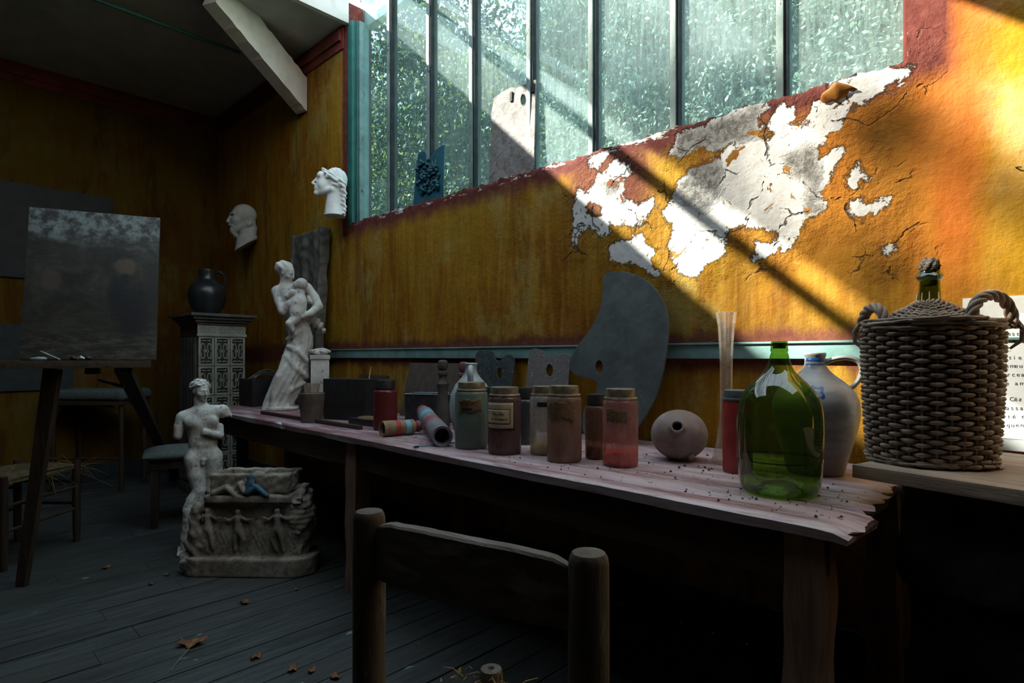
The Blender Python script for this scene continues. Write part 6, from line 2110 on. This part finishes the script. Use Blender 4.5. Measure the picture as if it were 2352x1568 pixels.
# ------------------------------------------------------------------ pictures and easel
def pictures():
    tr = at_x(262, 456, XF + .03); bl = at_x(20, 635, XF + .03)
    root = thing('wall_picture', (XF + .016, (tr.y + YL) / 2 + 1.0, bl.z), 'large dark painting hanging on the far wall behind the easel', 'painting')
    yc = root.location.y
    w0 = -2.75 - yc; w1 = tr.y - yc; h = tr.z - bl.z
    m = MB(); m.box(-.012, .012, w0, w1, 0, h); o = m.obj('canvas', M['pic_dark'], root, smooth=False)
    for v in (w0, w1 - .012): MB().box(-.012, .016, v, v + .012, 0, h, .002).obj('frame_edge', M['darkwood'], root)
    c = at_x(168, 893, XF + .03)
    root = thing('stacked_canvas', (XF + .016, c.y - .5, 0), 'blue grey canvas hanging low on the far wall behind the easel', 'painting')
    zt = at_x(60, 745, XF + .03).z; zb = at_x(168, 893, XF + .03).z
    MB().box(-.012, .012, -.5, .5, zb, zt).obj('canvas', M['pic_blue'], root, smooth=False)
M['pic_dark'] = picture_mat('dark_painting', 'dark')
M['pic_blue'] = picture_mat('blue_grey_canvas', 'blue')
M['pic_easel'] = picture_mat('brown_figure_painting', 'easel')
pictures()

def easel():
    bl = at_depth(44, 826, 2.72); br = at_depth(358, 826, 2.94); tl = at_depth(69, 475, 2.84)
    u = (br - bl).normalized(); w = (br - bl).length
    v = (tl - bl); v -= u * v.dot(u); h = v.length; v.normalize()
    n = u.cross(v)                       # points to ... room side check below
    if n.dot(CAM - bl) < 0: n = -n
    cvs = thing('easel_painting', bl.lerp(br, .5), 'unframed dark painting with a black clad figure, propped on the easel', 'painting')
    # local X along width, Z up the canvas, -Y towards the viewer
    R = Matrix(((u.x, -n.x, v.x), (u.y, -n.y, v.y), (u.z, -n.z, v.z)))
    cvs.rotation_euler = R.to_euler()
    MB().box(-w / 2, w / 2, 0, .022, 0, h, .0025).obj('canvas', M['pic_easel'], cvs)
    # the easel itself
    la = at_depth(-60, 838, 2.60); lb = at_depth(346, 838, 2.93)
    e = thing('easel', Vector((la.lerp(lb, .5).x, la.lerp(lb, .5).y, 0)), 'dark wooden painter easel with a wide ledge', 'easel')
    o = Vector(e.location)
    def bar(p, q, w0, w1, name, mat='darkwood', d=.028):
        p = Vector(p) - o; q = Vector(q) - o
        t = (q - p).normalized()
        sd = t.cross(Vector((0, 0, 1)))
        if sd.length < .05: sd = Vector(RT)
        sd = (RT - t * RT.dot(t)).normalized(); fd = t.cross(sd)
        vv = []
        for (c, ww) in ((p, w0), (q, w1)):
            for a, b in ((-1, -1), (1, -1), (1, 1), (-1, 1)): vv.append(c + sd * a * ww / 2 + fd * b * d / 2)
        ff = [(0, 1, 2, 3), (7, 6, 5, 4)] + [(i, (i + 1) % 4 + 0, (i + 1) % 4 + 4, i + 4) for i in range(4)]
        MB().add(vv, ff).obj(name, M[mat], e, smooth=False)
    # ledge under the canvas
    dd = (lb - la); L = dd.length
    m = MB(); q = Matrix.Translation(la - o) @ Matrix.Rotation(math.atan2(dd.y, dd.x), 4, 'Z')
    zb = bl.z - .004 - la.z
    m.box(0, L, -.035, .07, zb - .035, zb, .003, q); m.obj('ledge', M['darkwoodx'], e)
    fl = at_z(50, 1346, 0)
    bar(at_depth(122, 846, 2.80), fl, .075, .045, 'leg', 'darkwood')
    bar(at_depth(283, 848, 2.93), at_z(402, 1090, 0), .075, .06, 'leg', 'darkwood')
    bar(at_depth(-150, 846, 2.70), at_z(-260, 1330, 0), .06, .04, 'leg', 'darkwood')
    mid = bl.lerp(br, .5) - n * .05
    bar(mid - Vector((0, 0, .06)), mid + v * (h * .82), .06, .06, 'mast', 'darkwood')
    MB().tube([at_depth(228, 872, 3.05) - o, at_depth(285, 888, 2.99) - o], .009, 8).obj('peg', M['darkwood'], e)
    # tubes and a brush on the ledge
    zl = bl.z - .004
    def on(px, y, r): 
        p = at_z(px, 830, zl + r) if False else la + dd * ((px + 60) / 406.0)
        return Vector((p.x, p.y, zl + r)) - n * 0 + Vector((n.x, n.y, 0)).normalized() * .012
    a = on(62, 0, .009)
    t = thing('paint_tube', a, 'squeezed pale blue paint tube on the easel ledge', 'tube')
    MB().tube([(0, 0, 0), u * .03, u * .05, u * .06], [.004, .009, .008, .004], 8).obj('tube_body', M['silver'], t)
    b = on(128, 0, .005)
    t = thing('palette_knife', b, 'slim palette knife propped against the painting on the easel', 'knife')
    MB().tube([(0, 0, 0), -u * .05 + Vector((0, 0, .026)), -u * .075 + Vector((0, 0, .04))], [.0022, .003, .0015], 6).obj('knife_blade', M['silver'], t)
    r = random.Random(2)
    for i, px in enumerate((150, 168, 184)):
        c = on(px, 0, .009)
        t = thing('paint_tube', c, ('crumpled dark paint tube beside the palette knife', 'grey crumpled paint tube, middle of three on the ledge', 'dull crumpled paint tube, right end of the easel ledge row')[i], 'tube', None)
        MB().tube([(0, 0, 0), u * .012 + Vector((0, 0, .006)), u * .028], [.006, .010, .005], 8).obj('tube_body', M[('tin', 'silver', 'tin')[i]], t)
easel()

# ------------------------------------------------------------------ seats
def rush(parent, quad, z, th=.03, name='rush_seat'):
    """woven rush seat between four corner posts: four triangles of strands"""
    m = MB(); c = sum((Vector(q) for q in quad), Vector()) / 4
    rr = random.Random(6)
    for k in range(4):
        a, b = Vector(quad[k]), Vector(quad[(k + 1) % 4])
        N = 17
        for i in range(N):
            t = (i + .5) / N
            p = a.lerp(c, t); q = b.lerp(c, t)
            hz = z + th / 2 - .006 - .010 * t + rr.uniform(-.001, .001)
            pts = [(p.x, p.y, hz - .006), (p.lerp(q, .5).x, p.lerp(q, .5).y, hz + .003), (q.x, q.y, hz - .006)]
            m.tube(pts, .0075, 6)
    v = [(p[0], p[1], z - th / 2) for p in quad] + [(p[0], p[1], z) for p in quad]
    m.add(v, [(3, 2, 1, 0), (4, 5, 6, 7)] + [(i, (i + 1) % 4, (i + 1) % 4 + 4, i + 4) for i in range(4)])
    return m.obj(name, M['straw'], parent)
def straw_wisps(parent, pts, n, seed, ln=.10):
    r = random.Random(seed); m = MB()
    for i in range(n):
        p = Vector(pts[r.randrange(len(pts))]) + Vector((r.uniform(-.04, .04), r.uniform(-.04, .04), r.uniform(-.01, .01)))
        d = Vector((r.uniform(-1, 1), r.uniform(-1, 1), r.uniform(-1.2, .5))) * ln * r.uniform(.2, 1)
        m.tube([p, p + d * .5 + Vector((0, 0, .006)), p + d], [.0012, .001, .0005], 4)
    m.obj('loose_straw', M['straw'], parent)

def near_chair():
    zt = .895
    pl = at_depth(848, 820, .786); pr = at_depth(1352, 820, .619); fl = at_depth(1128, 820, 1.05)
    dv = fl - pl; fr = pr + dv
    o = Vector(((pl.x + fr.x) / 2, (pl.y + fr.y) / 2, 0))
    root = thing('rush_chair', o, 'dark ladder back chair with round posts and a rush seat, nearest the lens', 'chair')
    def L(p, z): return Vector((p.x - o.x, p.y - o.y, z))
    R = .0218
    for i, p in enumerate((pl, pr)):
        m = MB(); c = L(p, 0)
        b = (.012 if i else -.004)
        prof = [(0, 0), (R * .85, 0), (R * .95, .05), (R, .45), (R * 1.0, zt - .06), (R * .98, zt - .012), (R * .93, zt - .005), (R * .80, zt - .0005), (R * .4, zt + .0012), (0, zt + .0015)]
        v0 = len(m.v); m.lathe(prof, 28, (c.x, c.y, 0))
        m.obj('back_post', M['chair'], root)
    for i, p in enumerate((fl, fr)):
        c = L(p, 0); m = MB(); h = .545
        m.lathe([(0, 0), (R * .85, 0), (R * .95, .05), (R, h - .05), (R * .97, h - .01), (R * .85, h - .001), (R * .3, h), (R * .15, h - .006), (0, h - .007)], 24, (c.x, c.y, 0))
        m.obj('front_leg', M['chair'], root)
    # ladder slats between the back posts
    def slat(z0, z1, arch, name):
        a, b = L(pl, 0), L(pr, 0); d = (b - a); n = Vector((-d.y, d.x, 0)).normalized()
        if n.dot(dv) > 0: n = -n
        N = 26; v = []; f = []
        rr = random.Random(int(z0 * 100))
        for i in range(N + 1):
            t = i / N
            c = a.lerp(b, t) + n * (.012 * math.sin(math.pi * t))
            e = min(1, min(t, 1 - t) * 7)
            zt_ = z1 + arch * math.sin(math.pi * t) - .016 * (1 - e) ** 1.5 + rr.uniform(-.0005, .0005)
            w = .0075 * (.35 + .65 * e)
            v += [c - n * w + Vector((0, 0, z0)), c + n * w + Vector((0, 0, z0)), c + n * w + Vector((0, 0, zt_ - .003)), c + n * w * .6 + Vector((0, 0, zt_)), c - n * w * .8 + Vector((0, 0, zt_ + .001)), c - n * w + Vector((0, 0, zt_ - .002))]
        for i in range(N):
            for k in range(6): f.append((i * 6 + k, i * 6 + (k + 1) % 6, i * 6 + 6 + (k + 1) % 6, i * 6 + 6 + k))
        f.append(tuple(range(6))); f.append(tuple(N * 6 + k for k in range(5, -1, -1)))
        MB().add(v, f).obj(name, M['chairx'], root, auto=35)
    slat(.810, .883, .006, 'slat')
    slat(.60, .658, .004, 'slat')
    for z_, (p, q) in ((.18, (pl, fl)), (.22, (pr, fr)), (.20, (fl, fr)), (.28, (pl, pr)), (.34, (fl, fr))):
        MB().tube([L(p, z_), L(q, z_)], .011, 12).obj('rung', M['chair'], root)
    rush(root, [L(pl, 0), L(pr, 0), L(fr, 0), L(fl, 0)], .518)
    c = L(fl, .50)
    straw_wisps(root, [(c.x + .03, c.y - .03, .527), (c.x - .02, c.y - .04, .527), (c.x + .06, c.y - .02, .527)], 90, 3, .05)
near_chair()

def far_seats():
    # rush stool behind the easel leg
    a = at_z(176, 1243, 0); b = at_z(8, 1312, 0)
    d = a - b; n = Vector((-d.y, d.x, 0)).normalized()
    if n.dot(a - CAM) < 0: n = -n
    c = a + n * .36; e = b + n * .36
    o = (a + b + c + e) / 4
    root = thing('rush_stool', (o.x, o.y, 0), 'old stool with a frayed straw seat behind the easel leg', 'stool')
    pts = [p - o for p in (b, a, c, e)]
    for p in pts:
        MB().lathe([(0, 0), (.017, 0), (.020, .1), (.021, .46), (.018, .485), (0, .488)], 14, (p.x, p.y, 0)).obj('leg', M['darkwood'], root)
    for z_ in (.20, .33):
        for i in range(4):
            MB().tube([pts[i] + Vector((0, 0, z_ + .03 * (i % 2))), pts[(i + 1) % 4] + Vector((0, 0, z_ + .03 * (i % 2)))], .009, 8).obj('rung', M['darkwood'], root)
    M['strawdull'] = simple('dull_rush', (.17, .125, .06), (.08, .058, .03), 40, .9, .6)
    s = rush(root, pts, .455); s.data.materials[0] = M['strawdull']
    straw_wisps(root, [pts[1] + Vector((-.06, 0, .44)), pts[1] + Vector((-.1, .02, .42)), pts[0].lerp(pts[1], .6) + Vector((0, 0, .44))], 50, 8, .22)
    # side table with padded top
    a = at_z(275, 1130, 0); u = Vector((RT.x, RT.y, 0)); w = Vector((FW.x, FW.y, 0))
    o = a - u * .28 + w * .02
    root = thing('padded_table', (o.x, o.y, 0), 'dark side table with a worn padded top and curved brackets', 'table', None, math.atan2(RT.y, RT.x))
    zt = CAM.z - (895 - HY) * depth(a) / F
    def pad(P): return boxd(P, (0, .15, zt - .045), (.33, .20, .045), .035) + .004 * lump(P, 12, 2)
    sculpt('padded_top', pad, (-.36, -.09, zt - .11), (.36, .39, zt + .02), .012, 1, M['cushion'], root)
    MB().box(-.31, .31, -.03, .33, zt - .125, zt - .088, .004).obj('table_frame', M['darkwoodx'], root)
    for x in (-.28, .28):
        for y in (.0, .30):
            MB().lathe([(0, 0), (.014, 0), (.020, .05), (.020, zt - .12), (0, zt - .12)], 12, (x, y, 0)).obj('leg', M['darkwood'], root)
    for x in (-1, 1):
        MB().tube([(x * .27, 0, zt - .28), (x * .255, 0, zt - .20), (x * .21, 0, zt - .14), (x * .12, 0, zt - .125)], .010, 8).obj('bracket', M['darkwood'], root)
    MB().tube([(-.28, 0, .27), (.28, 0, .27)], .010, 8).obj('stretcher', M['darkwood'], root)
    # cushioned stool left of the male statue
    o = at_z(392, 1200, 0)
    k = depth(o) / F
    root = thing('cushion_stool', (o.x, o.y, 0), 'black stool with a grey green cushion left of the male statue', 'stool', None, view_yaw(o))
    zt = CAM.z - (1028 - HY) * k
    for x in (-.09, .14):
        for y in (-.1, .12): MB().box(x - .022, x + .022, y - .022, y + .022, 0, zt - .09, .003).obj('leg', M['darkwood'], root)
    MB().box(-.12, .17, -.13, .15, zt - .12, zt - .075, .004).obj('seat_board', M['darkwood'], root)
    def cu(P):
        h = .052 * np.clip(1 - (np.abs(P[0] - .03) / .19) ** 2.6, 0, 1) ** .5 * np.clip(1 - (np.abs(P[1] - .01) / .18) ** 2.6, 0, 1) ** .5
        return (np.abs(P[2] - (zt - .035)) - h + .001) * .7
    sculpt('cushion', cu, (-.18, -.19, zt - .10), (.24, .21, zt + .04), .009, 1, M['cushion'], root)
    # grey turned stand under the bench
    o = Vector((-4.25, -.42, 0)); o = at_z(556, 1064, 0.0); o = at_depth(556, 900, 4.55); o.z = 0
    root = thing('turned_stand', o, 'grey turned wooden stand in the shade under the bench', 'stand')
    M['standgrey'] = simple('grey_stand_paint', (.13, .16, .15), (.08, .10, .095), 16, .8, .3)
    MB().lathe([(0, 0), (.075, 0), (.075, .03), (.05, .05), (.055, .12), (.04, .16), (.042, .45), (.055, .50), (.06, .54), (0, .54)], 24).obj('stand_body', M['standgrey'], root)
far_seats()

# ------------------------------------------------------------------ fallen leaves
def leaves():
    spots = [(440, 1479, .060, 'large curled brown leaf with a long stem on the floorboards', True),
             (244, 1303, .030, 'small rust leaf on the floor left of the carved block', False),
             (384, 1321, .018, 'tiny leaf scrap at the left foot of the carved block', False),
             (561, 1384, .030, 'reddish flat leaf on the floor just below the carved block', False),
             (681, 1354, .016, 'tiny rust leaf scrap near the right front of the carved block', False),
             (588, 1510, .026, 'small curled leaf on the boards right of the long stemmed leaf', False),
             (672, 1538, .028, 'crumpled dark brown leaf near the chair post', False),
             (716, 1541, .022, 'small orange leaf between two crumpled leaves by the chair post', False),
             (769, 1557, .024, 'crumpled rust leaf closest to the left chair post', False),
             (347, 1342, .016, 'blackened leaf scrap on the open floorboards', False)]
    for i, (px, py, s, lab, stem) in enumerate(spots):
        p = at_z(px, py, .002)
        r = random.Random(i + 40)
        root = thing('fallen_leaf', p, lab, 'leaf', 'dead leaves on the floor', r.uniform(0, 6.28) if not stem else 0)
        if stem: root.rotation_euler[2] = math.atan2(RT.y, RT.x) + .1
        N = 26; v = [(0, 0, .004)]; f = []
        for ring in (.5, 1.0):
            for j in range(N):
                a = 2 * math.pi * j / N
                lob = .62 + .30 * abs(math.cos(2.5 * a)) + .08 * math.sin(7 * a + i)
                q = s * ring * lob
                zz = .004 + s * (.30 * ring ** 2 * (.5 + .5 * math.cos(2 * a + i)) + .10 * ring * math.sin(5 * a + i))
                v.append((q * math.cos(a), q * .62 * math.sin(a), max(.001, zz)))
        for j in range(N):
            k = (j + 1) % N
            f.append((0, 1 + j, 1 + k)); f.append((1 + j, 1 + N + j, 1 + N + k, 1 + k))
        o = MB().add(v, f).obj('leaf_blade', M['leafdry'], root)
        sm = o.modifiers.new('thick', 'SOLIDIFY'); sm.thickness = .0008
        if stem:
            e = root.matrix_basis.inverted() @ at_z(392, 1541, .003)
            MB().tube([(0.008, 0, .016), (e.x * .35 + .012, e.y * .3, .014), (e.x * .75, e.y * .7, .006), (e.x, e.y, .003)], [.0012, .0011, .0010, .0014], 5).obj('leaf_stem', M['stem'], root)
leaves()
